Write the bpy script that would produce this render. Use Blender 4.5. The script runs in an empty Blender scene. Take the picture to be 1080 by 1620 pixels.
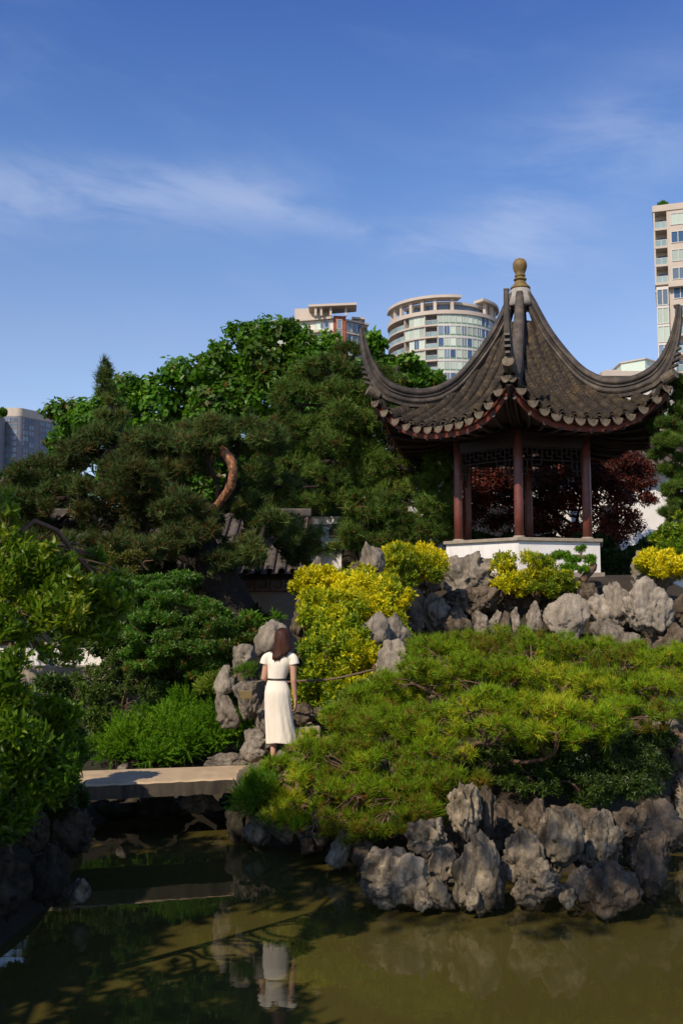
import bpy, math, random
import numpy as np
from mathutils import Vector, Matrix
PI = math.pi
sc = bpy.context.scene
COL = sc.collection
rng = np.random.default_rng(7)
random.seed(7)

# ------------------------------------------------------------------ camera, sky, sun, exposure
PITCH = math.radians(5.44)
FPX = 1575.0
CZ = 2.62
cam_d = bpy.data.cameras.new('camera')
cam = bpy.data.objects.new('camera', cam_d); COL.objects.link(cam)
cam.location = (0, 0, CZ)
cam.rotation_euler = (PI / 2 + PITCH, 0, 0)
cam_d.sensor_fit = 'VERTICAL'; cam_d.sensor_height = 36; cam_d.sensor_width = 24
cam_d.lens = 35.0
cam_d.clip_start = 0.1; cam_d.clip_end = 3000
cam_d.dof.use_dof = True; cam_d.dof.focus_distance = 12.6; cam_d.dof.aperture_fstop = 4.5
sc.camera = cam

SUN_AZ = math.radians(33)      # degrees left of straight behind the camera
SUN_EL = math.radians(40)
SUNDIR = Vector((-math.sin(SUN_AZ) * math.cos(SUN_EL), -math.cos(SUN_AZ) * math.cos(SUN_EL), math.sin(SUN_EL)))
sd = bpy.data.lights.new('sun', 'SUN'); sd.energy = 5.0; sd.angle = math.radians(0.5); sd.color = (1.0, 0.86, 0.68)
sun = bpy.data.objects.new('sun', sd); COL.objects.link(sun)
sun.rotation_euler = SUNDIR.to_track_quat('Z', 'Y').to_euler()
sun.location = (-20, -30, 30)

world = bpy.data.worlds.new('World'); sc.world = world; world.use_nodes = True
wt = world.node_tree; wt.nodes.clear()
def wn(t, **k):
    n = wt.nodes.new(t)
    for a, b in k.items(): setattr(n, a, b)
    return n
def wl(a, b): wt.links.new(a, b)
def wm(op, a, b=None, c=None):
    n = wn('ShaderNodeMath', operation=op)
    for i, v in enumerate((a, b, c)):
        if v is None: continue
        if isinstance(v, (int, float)): n.inputs[i].default_value = v
        else: wl(v, n.inputs[i])
    return n.outputs[0]
sky = wn('ShaderNodeTexSky', sky_type='NISHITA', sun_disc=False)
sky.sun_elevation = SUN_EL; sky.sun_rotation = math.radians(180) + SUN_AZ
sky.altitude = 300; sky.air_density = 1.0; sky.dust_density = 0.15; sky.ozone_density = 3.2
tc = wn('ShaderNodeTexCoord')
sep = wn('ShaderNodeSeparateXYZ'); wl(tc.outputs['Generated'], sep.inputs[0])
az = wm('ARCTAN2', sep.outputs[0], sep.outputs[1])
el = wm('ARCSINE', sep.outputs[2])
comb = wn('ShaderNodeCombineXYZ')
wl(wm('MULTIPLY_ADD', el, 1.2, wm('MULTIPLY', az, 2.2)), comb.inputs[0])
wl(wm('MULTIPLY_ADD', az, 0.7, wm('MULTIPLY', el, 6.5)), comb.inputs[1])
def cnoise(scale, detail, rough, dist, off):
    m = wn('ShaderNodeVectorMath', operation='ADD'); wl(comb.outputs[0], m.inputs[0]); m.inputs[1].default_value = off
    n = wn('ShaderNodeTexNoise'); n.inputs['Scale'].default_value = scale; n.inputs['Detail'].default_value = detail
    n.inputs['Roughness'].default_value = rough; n.inputs['Distortion'].default_value = dist
    wl(m.outputs[0], n.inputs['Vector']); return n.outputs['Fac']
def gauss(v, c, s):
    d = wm('DIVIDE', wm('SUBTRACT', v, c), s)
    return wm('POWER', 2.718, wm('MULTIPLY', wm('MULTIPLY', d, d), -1.0))
def rampm(v, a, b):
    n = wn('ShaderNodeMapRange'); n.interpolation_type = 'SMOOTHSTEP'
    wl(v, n.inputs['Value']); n.inputs['From Min'].default_value = a; n.inputs['From Max'].default_value = b
    return n.outputs[0]
fine = cnoise(2.6, 9, 0.62, 0.35, (3.1, 1.7, 0.4))
broad = cnoise(0.8, 4, 0.5, 0.2, (8.2, 5.7, 2.4))
thin = rampm(wm('MULTIPLY', fine, wm('ADD', broad, 0.35)), 0.36, 0.75)
R_ = math.radians
# the long streak on the left and the soft veil on the right
eln = wm('SUBTRACT', el, wm('MULTIPLY', wm('MULTIPLY', az, az), -0.15))
streak = wm('MULTIPLY', gauss(eln, R_(23.0) + 0.0, R_(1.7)), rampm(az, R_(1.5), R_(-6.0)))
streak = wm('MULTIPLY', streak, rampm(fine, 0.30, 0.62))
tail = wm('MULTIPLY', gauss(wm('SUBTRACT', el, wm('MULTIPLY', az, -0.22)), R_(21.4), R_(0.8)), gauss(az, R_(2), R_(9)))
tail = wm('MULTIPLY', tail, rampm(fine, 0.35, 0.6))
veil = wm('MULTIPLY', gauss(wm('SUBTRACT', el, wm('MULTIPLY', az, 0.45)), R_(17.0), R_(3.6)), gauss(az, R_(13), R_(8)))
veil = wm('MULTIPLY', veil, rampm(fine, 0.25, 0.70))
cl = wm('ADD', wm('MULTIPLY', streak, 0.32), wm('ADD', wm('MULTIPLY', tail, 0.2), wm('MULTIPLY', veil, 0.42)))
cl = wm('ADD', cl, wm('MULTIPLY', thin, 0.10))
clamp = wn('ShaderNodeClamp'); wl(cl, clamp.inputs[0])
tint = wn('ShaderNodeMix', data_type='RGBA', blend_type='MULTIPLY'); tint.inputs[0].default_value = 1
wl(sky.outputs[0], tint.inputs[6])
grad = wn('ShaderNodeValToRGB'); wl(wm('DIVIDE', el, R_(90)), grad.inputs[0]); ge = grad.color_ramp.elements
while len(ge) < 5: ge.new(0.5)
for k_, (p_, c_) in enumerate(((0.0, (1.9, 1.66, 1.6)), (0.17, (1.75, 1.58, 1.62)), (0.265, (1.26, 1.46, 1.80)), (0.36, (0.82, 1.10, 1.74)), (1.0, (0.32, 0.38, 0.56)))):
    ge[k_].position = p_; ge[k_].color = (*[q_ / 2 for q_ in c_], 1)
g2 = wn('ShaderNodeMix', data_type='RGBA', blend_type='MULTIPLY'); g2.inputs[0].default_value = 1; wl(grad.outputs[0], g2.inputs[6]); g2.inputs[7].default_value = (2, 2, 2, 1)
wl(g2.outputs[2], tint.inputs[7])
mixc = wn('ShaderNodeMix', data_type='RGBA'); wl(clamp.outputs[0], mixc.inputs[0])
wl(tint.outputs[2], mixc.inputs[6]); mixc.inputs[7].default_value = (6.6, 7.4, 9.6, 1)
bg = wn('ShaderNodeBackground'); bg.inputs['Strength'].default_value = 0.10
wl(mixc.outputs[2], bg.inputs['Color'])
wo = wn('ShaderNodeOutputWorld'); wl(bg.outputs[0], wo.inputs[0])

sc.view_settings.view_transform = 'Standard'; sc.view_settings.look = 'None'
sc.view_settings.exposure = -0.12; sc.view_settings.gamma = 1.0
sc.view_settings.use_curve_mapping = False
sc.render.engine = 'CYCLES'
sc.cycles.max_bounces = 6; sc.cycles.transparent_max_bounces = 4
sc.cycles.diffuse_bounces = 2; sc.cycles.glossy_bounces = 3; sc.cycles.transmission_bounces = 4
sc.cycles.sample_clamp_indirect = 6

# ------------------------------------------------------------------ helpers
def P(px, py, Y):
    """the point at distance Y that the photograph shows at (px, py)"""
    u = (px - 540) / FPX; v = (810 - py) / FPX
    d = np.array([u, math.cos(PITCH) - v * math.sin(PITCH), math.sin(PITCH) + v * math.cos(PITCH)])
    return np.array([0, 0, CZ]) + d * Y / d[1]

def _hash(ix, iy, iz, seed):
    h = (ix.astype(np.int64) * 374761393 + iy.astype(np.int64) * 668265263 + iz.astype(np.int64) * 2147483647 + seed * 974711) & 0xffffffff
    h = ((h ^ (h >> 13)) * 1274126177) & 0xffffffff
    h = (h ^ (h >> 16)) & 0xffffffff
    return h / 4294967295.0
def vnoise(p, seed=0):
    p = np.asarray(p, float); f = np.floor(p); w = p - f; w = w * w * w * (w * (w * 6 - 15) + 10)
    i = f.astype(np.int64); r = 0
    for dx in (0, 1):
        for dy in (0, 1):
            for dz in (0, 1):
                k = _hash(i[:, 0] + dx, i[:, 1] + dy, i[:, 2] + dz, seed)
                r = r + k * (w[:, 0] if dx else 1 - w[:, 0]) * (w[:, 1] if dy else 1 - w[:, 1]) * (w[:, 2] if dz else 1 - w[:, 2])
    return r * 2 - 1
def fbm(p, seed=0, oct=4, gain=0.5):
    a = 1; s = 0; t = 0
    for o in range(oct):
        s = s + a * vnoise(p * (2.03 ** o) + o * 17.3, seed + o); t += a; a *= gain
    return s / t
def sstep(x, a, b):
    t = np.clip((x - a) / (b - a), 0, 1); return t * t * (3 - 2 * t)

class Geo:
    def __init__(s): s.v = []; s.l = []; s.c = []; s.t = []; s.n = 0
    def add(s, V, F, tint=None):
        V = np.asarray(V, float).reshape(-1, 3)
        s.v.append(V)
        if isinstance(F, np.ndarray):
            s.l.append((F + s.n).ravel()); s.c.append(np.full(len(F), F.shape[1]))
        else:
            for f in F: s.l.append(np.array(f) + s.n); s.c.append(np.array([len(f)]))
        s.t.append(np.zeros(len(V)) if tint is None else np.broadcast_to(tint, (len(V),)))
        s.n += len(V); return s
    def join(s, g, off=(0, 0, 0)):
        for V in [np.concatenate(g.v) + np.array(off)]: pass
        s.v.append(V); s.l.append(np.concatenate(g.l) + s.n); s.c.append(np.concatenate(g.c)); s.t.append(np.concatenate(g.t)); s.n += len(V)
        return s
    def mesh(s, name, mats, off=(0, 0, 0), smooth=False, tint=False):
        me = bpy.data.meshes.new(name)
        V = np.concatenate(s.v) - np.array(off); L = np.concatenate(s.l); Cn = np.concatenate(s.c)
        me.vertices.add(len(V)); me.vertices.foreach_set('co', V.ravel().astype(np.float32))
        me.loops.add(len(L)); me.loops.foreach_set('vertex_index', L.astype(np.int32))
        me.polygons.add(len(Cn)); st = np.concatenate([[0], np.cumsum(Cn)[:-1]])
        me.polygons.foreach_set('loop_start', st.astype(np.int32))
        try: me.polygons.foreach_set('loop_total', Cn.astype(np.int32))
        except Exception: pass
        me.polygons.foreach_set('use_smooth', np.full(len(Cn), bool(smooth)))
        if tint:
            at = me.attributes.new('tint', 'FLOAT', 'POINT'); at.data.foreach_set('value', np.concatenate(s.t).astype(np.float32))
        me.update(calc_edges=True); me.validate()
        for m in (mats if isinstance(mats, (list, tuple)) else [mats]): me.materials.append(m)
        return me

def tag(o, label=None, cat=None, group=None, kind=None):
    if label: o['label'] = label
    if cat: o['category'] = cat
    if group: o['group'] = group
    if kind: o['kind'] = kind
    return o
def empty(name, loc, label=None, cat=None, group=None):
    o = bpy.data.objects.new(name, None); COL.objects.link(o); o.location = loc; o.empty_display_size = 0.2
    return tag(o, label, cat, group)
def root_loc(o):
    l = np.zeros(3)
    while o is not None: l = l + np.array(o.location); o = o.parent
    return l
def put(name, g, m, parent=None, smooth=False, tint=False, loc=None, kind=None, label=None, bevel=0):
    """link world-space geometry as one mesh object; its origin is the parent's (or loc)"""
    if parent is not None: off = root_loc(parent); here = (0, 0, 0)
    else: off = np.array(loc if loc is not None else (0, 0, 0)); here = tuple(off)
    o = bpy.data.objects.new(name, g.mesh(name, m, off, smooth, tint)); COL.objects.link(o)
    o.location = here
    if parent is not None: o.parent = parent
    if bevel:
        b = o.modifiers.new('bevel', 'BEVEL'); b.width = bevel; b.segments = 2; b.limit_method = 'ANGLE'
    return tag(o, label, None, None, kind)
def inst(name, me, parent, loc=(0, 0, 0), rot=(0, 0, 0), scale=(1, 1, 1)):
    o = bpy.data.objects.new(name, me); COL.objects.link(o); o.parent = parent
    o.location = loc; o.rotation_euler = rot; o.scale = scale; return o

BOXF = np.array([[0, 3, 2, 1], [4, 5, 6, 7], [0, 1, 5, 4], [1, 2, 6, 5], [2, 3, 7, 6], [3, 0, 4, 7]])
def box(c, s, rz=0.0):
    x, y, z = np.array(s) / 2
    V = np.array([[-x, -y, -z], [x, -y, -z], [x, y, -z], [-x, y, -z], [-x, -y, z], [x, -y, z], [x, y, z], [-x, y, z]])
    if rz:
        cs, sn = math.cos(rz), math.sin(rz); V = V @ np.array([[cs, sn, 0], [-sn, cs, 0], [0, 0, 1]])
    return V + np.array(c), BOXF
def bar(a, b, w, h=None, up=(0, 0, 1)):
    """box between two points"""
    h = h or w; a = np.array(a, float); b = np.array(b, float); d = b - a; d /= np.linalg.norm(d)
    u = np.array(up, float)
    if abs(d @ u) > 0.98: u = np.array([0, 1.0, 0])
    s = np.cross(d, u); s /= np.linalg.norm(s); u = np.cross(s, d)
    q = [(-1, -1), (1, -1), (1, 1), (-1, 1)]
    V = [a + s * i * w / 2 + u * j * h / 2 for i, j in q] + [b + s * i * w / 2 + u * j * h / 2 for i, j in q]
    return np.array(V), BOXF
def ringfaces(nr, n, closed=True, caps=True):
    F = []
    for i in range(nr - 1):
        for j in range(n if closed else n - 1):
            k = (j + 1) % n; F.append((i * n + j, i * n + k, (i + 1) * n + k, (i + 1) * n + j))
    if caps and closed:
        F.append(tuple(range(n))[::-1]); F.append(tuple((nr - 1) * n + j for j in range(n)))
    return F
def tube(path, rad, n=8, jit=0, seed=0):
    path = np.array(path, float); rad = np.broadcast_to(rad, (len(path),))
    T = np.gradient(path, axis=0); T /= np.linalg.norm(T, axis=1)[:, None] + 1e-9
    u = np.array([0, 0, 1.0]) if abs(T[0][2]) < 0.9 else np.array([1.0, 0, 0])
    V = []; r0 = np.random.default_rng(seed)
    for i in range(len(path)):
        s = np.cross(T[i], u); s /= np.linalg.norm(s) + 1e-9; u = np.cross(s, T[i])
        for j in range(n):
            a = 2 * PI * j / n; rr = rad[i] * (1 + (jit * (r0.random() - 0.5) if jit else 0))
            V.append(path[i] + (s * math.cos(a) + u * math.sin(a)) * rr)
    return np.array(V), ringfaces(len(path), n)
def lathe(prof, n=24, c=(0, 0, 0), a0=0.0):
    V = [(c[0] + r * math.cos(a0 + 2 * PI * j / n), c[1] + r * math.sin(a0 + 2 * PI * j / n), c[2] + z) for r, z in prof for j in range(n)]
    return np.array(V), ringfaces(len(prof), n)
def spline(pts, m):
    """Catmull-Rom through points"""
    p = np.array(pts, float); p = np.vstack([2 * p[0] - p[1], p, 2 * p[-1] - p[-2]]); out = []
    n = len(p) - 3
    for t in np.linspace(0, n - 1e-6, m):
        i = int(t); w = t - i; a, b, c, d = p[i:i + 4]
        out.append(0.5 * ((2 * b) + (c - a) * w + (2 * a - 5 * b + 4 * c - d) * w * w + (-a + 3 * b - 3 * c + d) * w ** 3))
    return np.array(out)

# ------------------------------------------------------------------ materials
def material(name):
    m = bpy.data.materials.new(name); m.use_nodes = True; nt = m.node_tree
    return m, nt, nt.nodes['Principled BSDF']
def N(nt, t, **k):
    n = nt.nodes.new(t)
    for a, b in k.items(): setattr(n, a, b)
    return n
def coords(nt, scale=(1, 1, 1), space='Object'):
    t = N(nt, 'ShaderNodeTexCoord'); mp = N(nt, 'ShaderNodeMapping'); mp.inputs['Scale'].default_value = scale
    nt.links.new(t.outputs[space], mp.inputs[0]); return mp.outputs[0]
def noise(nt, vec, scale, detail=5, rough=0.55, dist=0):
    n = N(nt, 'ShaderNodeTexNoise'); nt.links.new(vec, n.inputs['Vector'])
    n.inputs['Scale'].default_value = scale; n.inputs['Detail'].default_value = detail
    n.inputs['Roughness'].default_value = rough; n.inputs['Distortion'].default_value = dist; return n.outputs['Fac']
def ramp(nt, fac, stops):
    r = N(nt, 'ShaderNodeValToRGB'); nt.links.new(fac, r.inputs[0]); e = r.color_ramp.elements
    while len(e) < len(stops): e.new(0.5)
    for k, (p, c) in enumerate(stops):
        e[k].position = p; e[k].color = (c[0], c[1], c[2], 1) if isinstance(c, tuple) else (c, c, c, 1)
    return r.outputs[0]
def mixc_(nt, fac, a, b, blend='MIX'):
    m = N(nt, 'ShaderNodeMix', data_type='RGBA', blend_type=blend)
    for i, v in ((0, fac), (6, a), (7, b)):
        if isinstance(v, (int, float)): m.inputs[i].default_value = v
        elif isinstance(v, tuple): m.inputs[i].default_value = (*v, 1)
        else: nt.links.new(v, m.inputs[i])
    return m.outputs[2]
def bump(nt, bs, h, strength=0.5, dist=0.02, prev=None):
    b = N(nt, 'ShaderNodeBump'); b.inputs['Strength'].default_value = strength; b.inputs['Distance'].default_value = dist
    nt.links.new(h, b.inputs['Height'])
    if prev is not None: nt.links.new(prev, b.inputs['Normal'])
    nt.links.new(b.outputs[0], bs.inputs['Normal']); return b.outputs[0]
def plain(name, c, rough=0.6, var=0.15, scale=6, bmp=0.15, bscale=40, metal=0, dist=0.004, sp=None):
    m, nt, bs = material(name); v = coords(nt, space='Object')
    f = noise(nt, v, scale, 6, 0.6)
    lo = tuple(x * (1 - var) for x in c); hi = tuple(min(1, x * (1 + var)) for x in c)
    nt.links.new(ramp(nt, f, [(0.3, lo), (0.7, hi)]), bs.inputs['Base Color'])
    bs.inputs['Roughness'].default_value = rough; bs.inputs['Metallic'].default_value = metal
    if sp is not None: bs.inputs['Specular IOR Level'].default_value = sp
    if bmp: bump(nt, bs, noise(nt, v, bscale, 4), bmp, dist)
    return m
def leafmat(name, stops, rough=0.45, trans=0.35, sp=0.35):
    """leaf colour by the per-leaf tint attribute"""
    m, nt, bs = material(name)
    a = N(nt, 'ShaderNodeAttribute', attribute_name='tint')
    col = ramp(nt, a.outputs['Fac'], stops)
    v = coords(nt); f = noise(nt, v, 1.3, 3)
    col = mixc_(nt, 0.35, col, mixc_(nt, 1.0, col, ramp(nt, f, [(0.3, 0.55), (0.7, 1.45)]), 'MULTIPLY'))
    nt.links.new(col, bs.inputs['Base Color']); bs.inputs['Roughness'].default_value = rough
    bs.inputs['Specular IOR Level'].default_value = sp
    tr = N(nt, 'ShaderNodeBsdfTranslucent')
    nt.links.new(mixc_(nt, 1.0, col, (1.15, 1.25, 0.55), 'MULTIPLY'), tr.inputs['Color'])
    mx = N(nt, 'ShaderNodeMixShader'); mx.inputs[0].default_value = trans
    nt.links.new(bs.outputs[0], mx.inputs[1]); nt.links.new(tr.outputs[0], mx.inputs[2])
    nt.links.new(mx.outputs[0], nt.nodes['Material Output'].inputs[0]); return m

def rockmat(name, lo, hi, stain=0.6, yellow=0.0):
    m, nt, bs = material(name)
    v = coords(nt, space='Object'); vs = coords(nt, (1, 1, 0.28), 'Object')
    oi = N(nt, 'ShaderNodeObjectInfo')
    f = noise(nt, v, 4.0, 9, 0.72, 0.3)
    c = ramp(nt, f, [(0.28, lo), (0.5, tuple((a + b) / 2 for a, b in zip(lo, hi))), (0.72, hi)])
    st = noise(nt, vs, 7.0, 7, 0.7, 0.6)
    c = mixc_(nt, ramp(nt, st, [(0.36, stain), (0.56, 0.0)]), c, tuple(x * 0.3 for x in lo))
    gr = noise(nt, v, 38, 5, 0.7)
    c = mixc_(nt, 0.5, c, ramp(nt, gr, [(0.3, 0.45), (0.7, 1.0)]), 'MULTIPLY')
    br = N(nt, 'ShaderNodeMapRange'); nt.links.new(oi.outputs['Random'], br.inputs[0]); br.inputs[3].default_value = 0.8; br.inputs[4].default_value = 1.15
    c = mixc_(nt, 1.0, c, br.outputs[0], 'MULTIPLY')
    if yellow:
        c = mixc_(nt, ramp(nt, noise(nt, v, 5, 5, 0.6), [(0.58, 0.0), (0.72, yellow)]), c, (0.16, 0.13, 0.03))
    nt.links.new(c, bs.inputs['Base Color']); bs.inputs['Roughness'].default_value = 0.9
    bs.inputs['Specular IOR Level'].default_value = 0.2
    b1 = N(nt, 'ShaderNodeBump'); b1.inputs['Strength'].default_value = 0.7; b1.inputs['Distance'].default_value = 0.03
    nt.links.new(noise(nt, vs, 9, 8, 0.7, 0.5), b1.inputs['Height'])
    vo = N(nt, 'ShaderNodeTexVoronoi'); nt.links.new(v, vo.inputs['Vector']); vo.inputs['Scale'].default_value = 14
    b2 = N(nt, 'ShaderNodeBump'); b2.inputs['Strength'].default_value = 0.45; b2.inputs['Distance'].default_value = 0.015
    nt.links.new(vo.outputs[0], b2.inputs['Height']); nt.links.new(b1.outputs[0], b2.inputs['Normal'])
    b3 = N(nt, 'ShaderNodeBump'); b3.inputs['Strength'].default_value = 0.5; b3.inputs['Distance'].default_value = 0.006
    nt.links.new(gr, b3.inputs['Height']); nt.links.new(b2.outputs[0], b3.inputs['Normal'])
    nt.links.new(b3.outputs[0], bs.inputs['Normal']); return m

M = {}
M['rock'] = rockmat('limestone', (0.15, 0.125, 0.095), (0.41, 0.35, 0.275), 0.75)
M['rock_pale'] = rockmat('pale_limestone', (0.25, 0.21, 0.16), (0.50, 0.43, 0.335), 0.5)
M['rock_dark'] = rockmat('dark_limestone', (0.08, 0.06, 0.04), (0.24, 0.185, 0.13), 0.85, 0.25)  # same limestone darkened; shade under the pine and in gaps put into colour
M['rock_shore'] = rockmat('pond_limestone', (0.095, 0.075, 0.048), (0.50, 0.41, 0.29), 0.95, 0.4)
M['rock_shade'] = rockmat('shade_darkened_limestone', (0.025, 0.020, 0.013), (0.085, 0.068, 0.046), 0.8)  # limestone colour lowered to imitate the shade of bank and bridge
M['concrete'] = plain('weathered_concrete', (0.36, 0.30, 0.22), 0.85, 0.3, 2.5, 0.3, 60)
def plastermat():
    m, nt, bs = material('white_plaster'); v = coords(nt); vs = coords(nt, (1, 1, .12))
    c = ramp(nt, noise(nt, v, 1.5, 6), [(0.3, (0.72, 0.69, 0.64)), (0.6, (0.80, 0.78, 0.74))])
    c = mixc_(nt, ramp(nt, noise(nt, vs, 9, 7, 0.7), [(0.54, 0.0), (0.72, 0.45)]), c, (0.42, 0.37, 0.29))
    nt.links.new(c, bs.inputs['Base Color']); bs.inputs['Roughness'].default_value = 0.85; bump(nt, bs, noise(nt, v, 30, 5), 0.2, 0.004); return m
M['plaster'] = plastermat()
M['cap'] = plain('stone_coping', (0.30, 0.25, 0.19), 0.8, 0.25, 5, 0.3, 50)
M['red_paint'] = plain('oxblood_paint', (0.150, 0.042, 0.030), 0.45, 0.25, 7, 0.1, 30)
M['dark_wood'] = plain('shade_deepened_wood', (0.022, 0.009, 0.006), 0.6, 0.3, 8, 0.2, 40)  # dark wood, colour lowered further to hold the shade under the eaves
M['fascia'] = plain('red_eave_board', (0.15, 0.032, 0.016), 0.6, 0.3, 6, 0.15, 30)
M['bark'] = plain('shade_dark_bark', (0.024, 0.016, 0.011), 0.9, 0.5, 9, 1.0, 30, dist=0.03)  # bark base darkened so lit trunks carry the crown's shade
M['bark_orange'] = plain('orange_flaking_bark', (0.40, 0.16, 0.065), 0.8, 0.6, 14, 0.9, 26, dist=0.02)
_m = M['bark_orange']; _nt = _m.node_tree; _bs = _nt.nodes['Principled BSDF']; _v = coords(_nt, (1, 1, .6)); _vo = N(_nt, 'ShaderNodeTexVoronoi', feature='DISTANCE_TO_EDGE'); _nt.links.new(_v, _vo.inputs['Vector']); _vo.inputs['Scale'].default_value = 16
_old = _bs.inputs['Base Color'].links[0].from_socket; _f = ramp(_nt, noise(_nt, _v, 11, 5, .7), [(.46, 0.0), (.56, 0.85)])
_c = mixc_(_nt, _f, _old, (0.10, 0.055, 0.035)); _c = mixc_(_nt, ramp(_nt, _vo.outputs[0], [(0.0, 0.7), (0.12, 0.0)]), _c, (0.05, 0.025, 0.015)); _nt.links.new(_c, _bs.inputs['Base Color'])
M['twig'] = plain('brown_twig', (0.13, 0.075, 0.045), 0.85, 0.3, 20, 0.3, 60)
M['brass'] = plain('dull_brass', (0.24, 0.17, 0.07), 0.45, 0.2, 20, 0.2, 60, metal=0.5)
M['rope'] = plain('brown_rope', (0.16, 0.10, 0.06), 0.9, 0.3, 40, 0.6, 150)
M['soil'] = plain('path_soil', (0.20, 0.13, 0.08), 0.95, 0.35, 8, 0.8, 60, dist=0.01)
M['path'] = plain('path_stone', (0.33, 0.26, 0.20), 0.9, 0.2, 8, 0.4, 60)

def tilemat():
    m, nt, bs = material('weathered_roof_tile')
    v = coords(nt); f = noise(nt, v, 5, 8, 0.65)
    c = ramp(nt, f, [(0.3, (0.014, 0.010, 0.007)), (0.5, (0.038, 0.027, 0.016)), (0.72, (0.12, 0.085, 0.050))])
    c = mixc_(nt, ramp(nt, noise(nt, v, 2.2, 6, 0.7), [(0.55, 0.0), (0.72, 0.7)]), c, (0.14, 0.085, 0.018))
    c = mixc_(nt, 0.6, c, ramp(nt, noise(nt, v, 55, 4, 0.7), [(0.35, 0.4), (0.65, 1.2)]), 'MULTIPLY')
    nt.links.new(c, bs.inputs['Base Color']); bs.inputs['Roughness'].default_value = 0.85
    bump(nt, bs, noise(nt, v, 60, 6, 0.7), 0.7, 0.008); return m
M['tile'] = tilemat()
def ridgemat():
    m, nt, bs = material('ridge_mortar')
    v = coords(nt); f = noise(nt, v, 3.5, 8, 0.6)
    c = ramp(nt, f, [(0.3, (0.026, 0.020, 0.015)), (0.5, (0.060, 0.047, 0.036)), (0.75, (0.15, 0.115, 0.083))])
    c = mixc_(nt, ramp(nt, noise(nt, v, 4.5, 7, 0.75), [(0.60, 0.0), (0.74, 0.7)]), c, (0.24, 0.17, 0.055))
    nt.links.new(c, bs.inputs['Base Color']); bs.inputs['Roughness'].default_value = 0.6
    bump(nt, bs, noise(nt, v, 40, 6, 0.7), 0.45, 0.006); return m
M['ridge'] = ridgemat()
M['finial'] = plain('lichened_ceramic', (0.17, 0.11, 0.03), 0.65, 0.5, 6, 0.4, 50)
M['mortar'] = plain('pale_mortar', (0.32, 0.29, 0.25), 0.9, 0.25, 9, 0.5, 40)
M['drip'] = plain('drip_tile_grey', (0.12, 0.093, 0.062), 0.8, 0.5, 9, 0.4, 50)
M['gallery_tile'] = plain('gallery_tile', (0.10, 0.078, 0.060), 0.85, 0.45, 7, 0.5, 40)

# foliage
G_ = lambda *s: s
M['pine_bright'] = leafmat('pine_needles_bright', [(0.0, (0.22, 0.085, 0.018)), (0.12, (0.16, 0.15, 0.012)), (0.3, (0.12, 0.21, 0.006)), (0.7, (0.21, 0.34, 0.007)), (1.0, (0.46, 0.45, 0.018))], 0.5, 0.30, 0.2)
M['pine_dark'] = leafmat('pine_needles_dark', [(0.0, (0.14, 0.070, 0.025)), (0.15, (0.060, 0.075, 0.018)), (0.4, (0.055, 0.100, 0.022)), (0.8, (0.11, 0.165, 0.035)), (1.0, (0.19, 0.20, 0.05))], 0.55, 0.25, 0.2)
M['conifer'] = leafmat('conifer_sprays', [(0.0, (0.15, 0.08, 0.025)), (0.12, (0.055, 0.085, 0.015)), (0.45, (0.060, 0.125, 0.018)), (0.8, (0.11, 0.19, 0.025)), (1.0, (0.20, 0.24, 0.04))], 0.55, 0.25, 0.2)
M['juniper'] = leafmat('juniper_sprays', [(0.0, (0.07, 0.09, 0.010)), (0.5, (0.09, 0.23, 0.008)), (1.0, (0.20, 0.36, 0.012))], 0.55, 0.3, 0.2)
M['catalpa'] = leafmat('big_green_leaves', [(0.0, (0.16, 0.09, 0.02)), (0.1, (0.06, 0.11, 0.010)), (0.45, (0.070, 0.185, 0.010)), (1.0, (0.17, 0.33, 0.02))], 0.4, 0.42, 0.35)
M['magnolia'] = leafmat('yellow_green_leaves', [(0.0, (0.045, 0.10, 0.010)), (0.45, (0.085, 0.18, 0.010)), (0.85, (0.18, 0.26, 0.014)), (1.0, (0.33, 0.33, 0.03))], 0.4, 0.42, 0.35)
M['azalea'] = leafmat('small_green_leaves', [(0.0, (0.22, 0.10, 0.02)), (0.15, (0.06, 0.10, 0.010)), (0.5, (0.065, 0.17, 0.012)), (1.0, (0.14, 0.27, 0.02))], 0.4, 0.3, 0.4)
M['azalea_brown'] = leafmat('bronze_green_leaves', [(0.0, (0.22, 0.08, 0.02)), (0.4, (0.11, 0.10, 0.015)), (1.0, (0.10, 0.15, 0.02))], 0.5, 0.3, 0.3)
M['euonymus'] = leafmat('golden_leaves', [(0.0, (0.09, 0.16, 0.010)), (0.25, (0.19, 0.26, 0.012)), (0.5, (0.52, 0.48, 0.006)), (1.0, (0.80, 0.66, 0.010))], 0.45, 0.35, 0.3)
M['euonymus_green'] = leafmat('lime_leaves', [(0.0, (0.05, 0.11, 0.010)), (0.5, (0.13, 0.23, 0.012)), (0.8, (0.42, 0.44, 0.006)), (1.0, (0.72, 0.62, 0.008))], 0.45, 0.35, 0.3)
M['maple'] = leafmat('dark_red_leaves', [(0.0, (0.030, 0.010, 0.006)), (0.5, (0.085, 0.018, 0.010)), (1.0, (0.21, 0.040, 0.018))], 0.5, 0.3, 0.3)
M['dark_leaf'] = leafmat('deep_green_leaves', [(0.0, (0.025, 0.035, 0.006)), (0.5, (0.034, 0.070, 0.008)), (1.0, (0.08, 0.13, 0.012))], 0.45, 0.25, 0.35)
M['lance'] = leafmat('lime_lance_leaves', [(0.0, (0.10, 0.17, 0.02)), (0.5, (0.22, 0.30, 0.03)), (1.0, (0.36, 0.40, 0.06))], 0.45, 0.4, 0.3)
M['petal'] = plain('cream_petal', (0.75, 0.68, 0.45), 0.6, 0.1)

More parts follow.
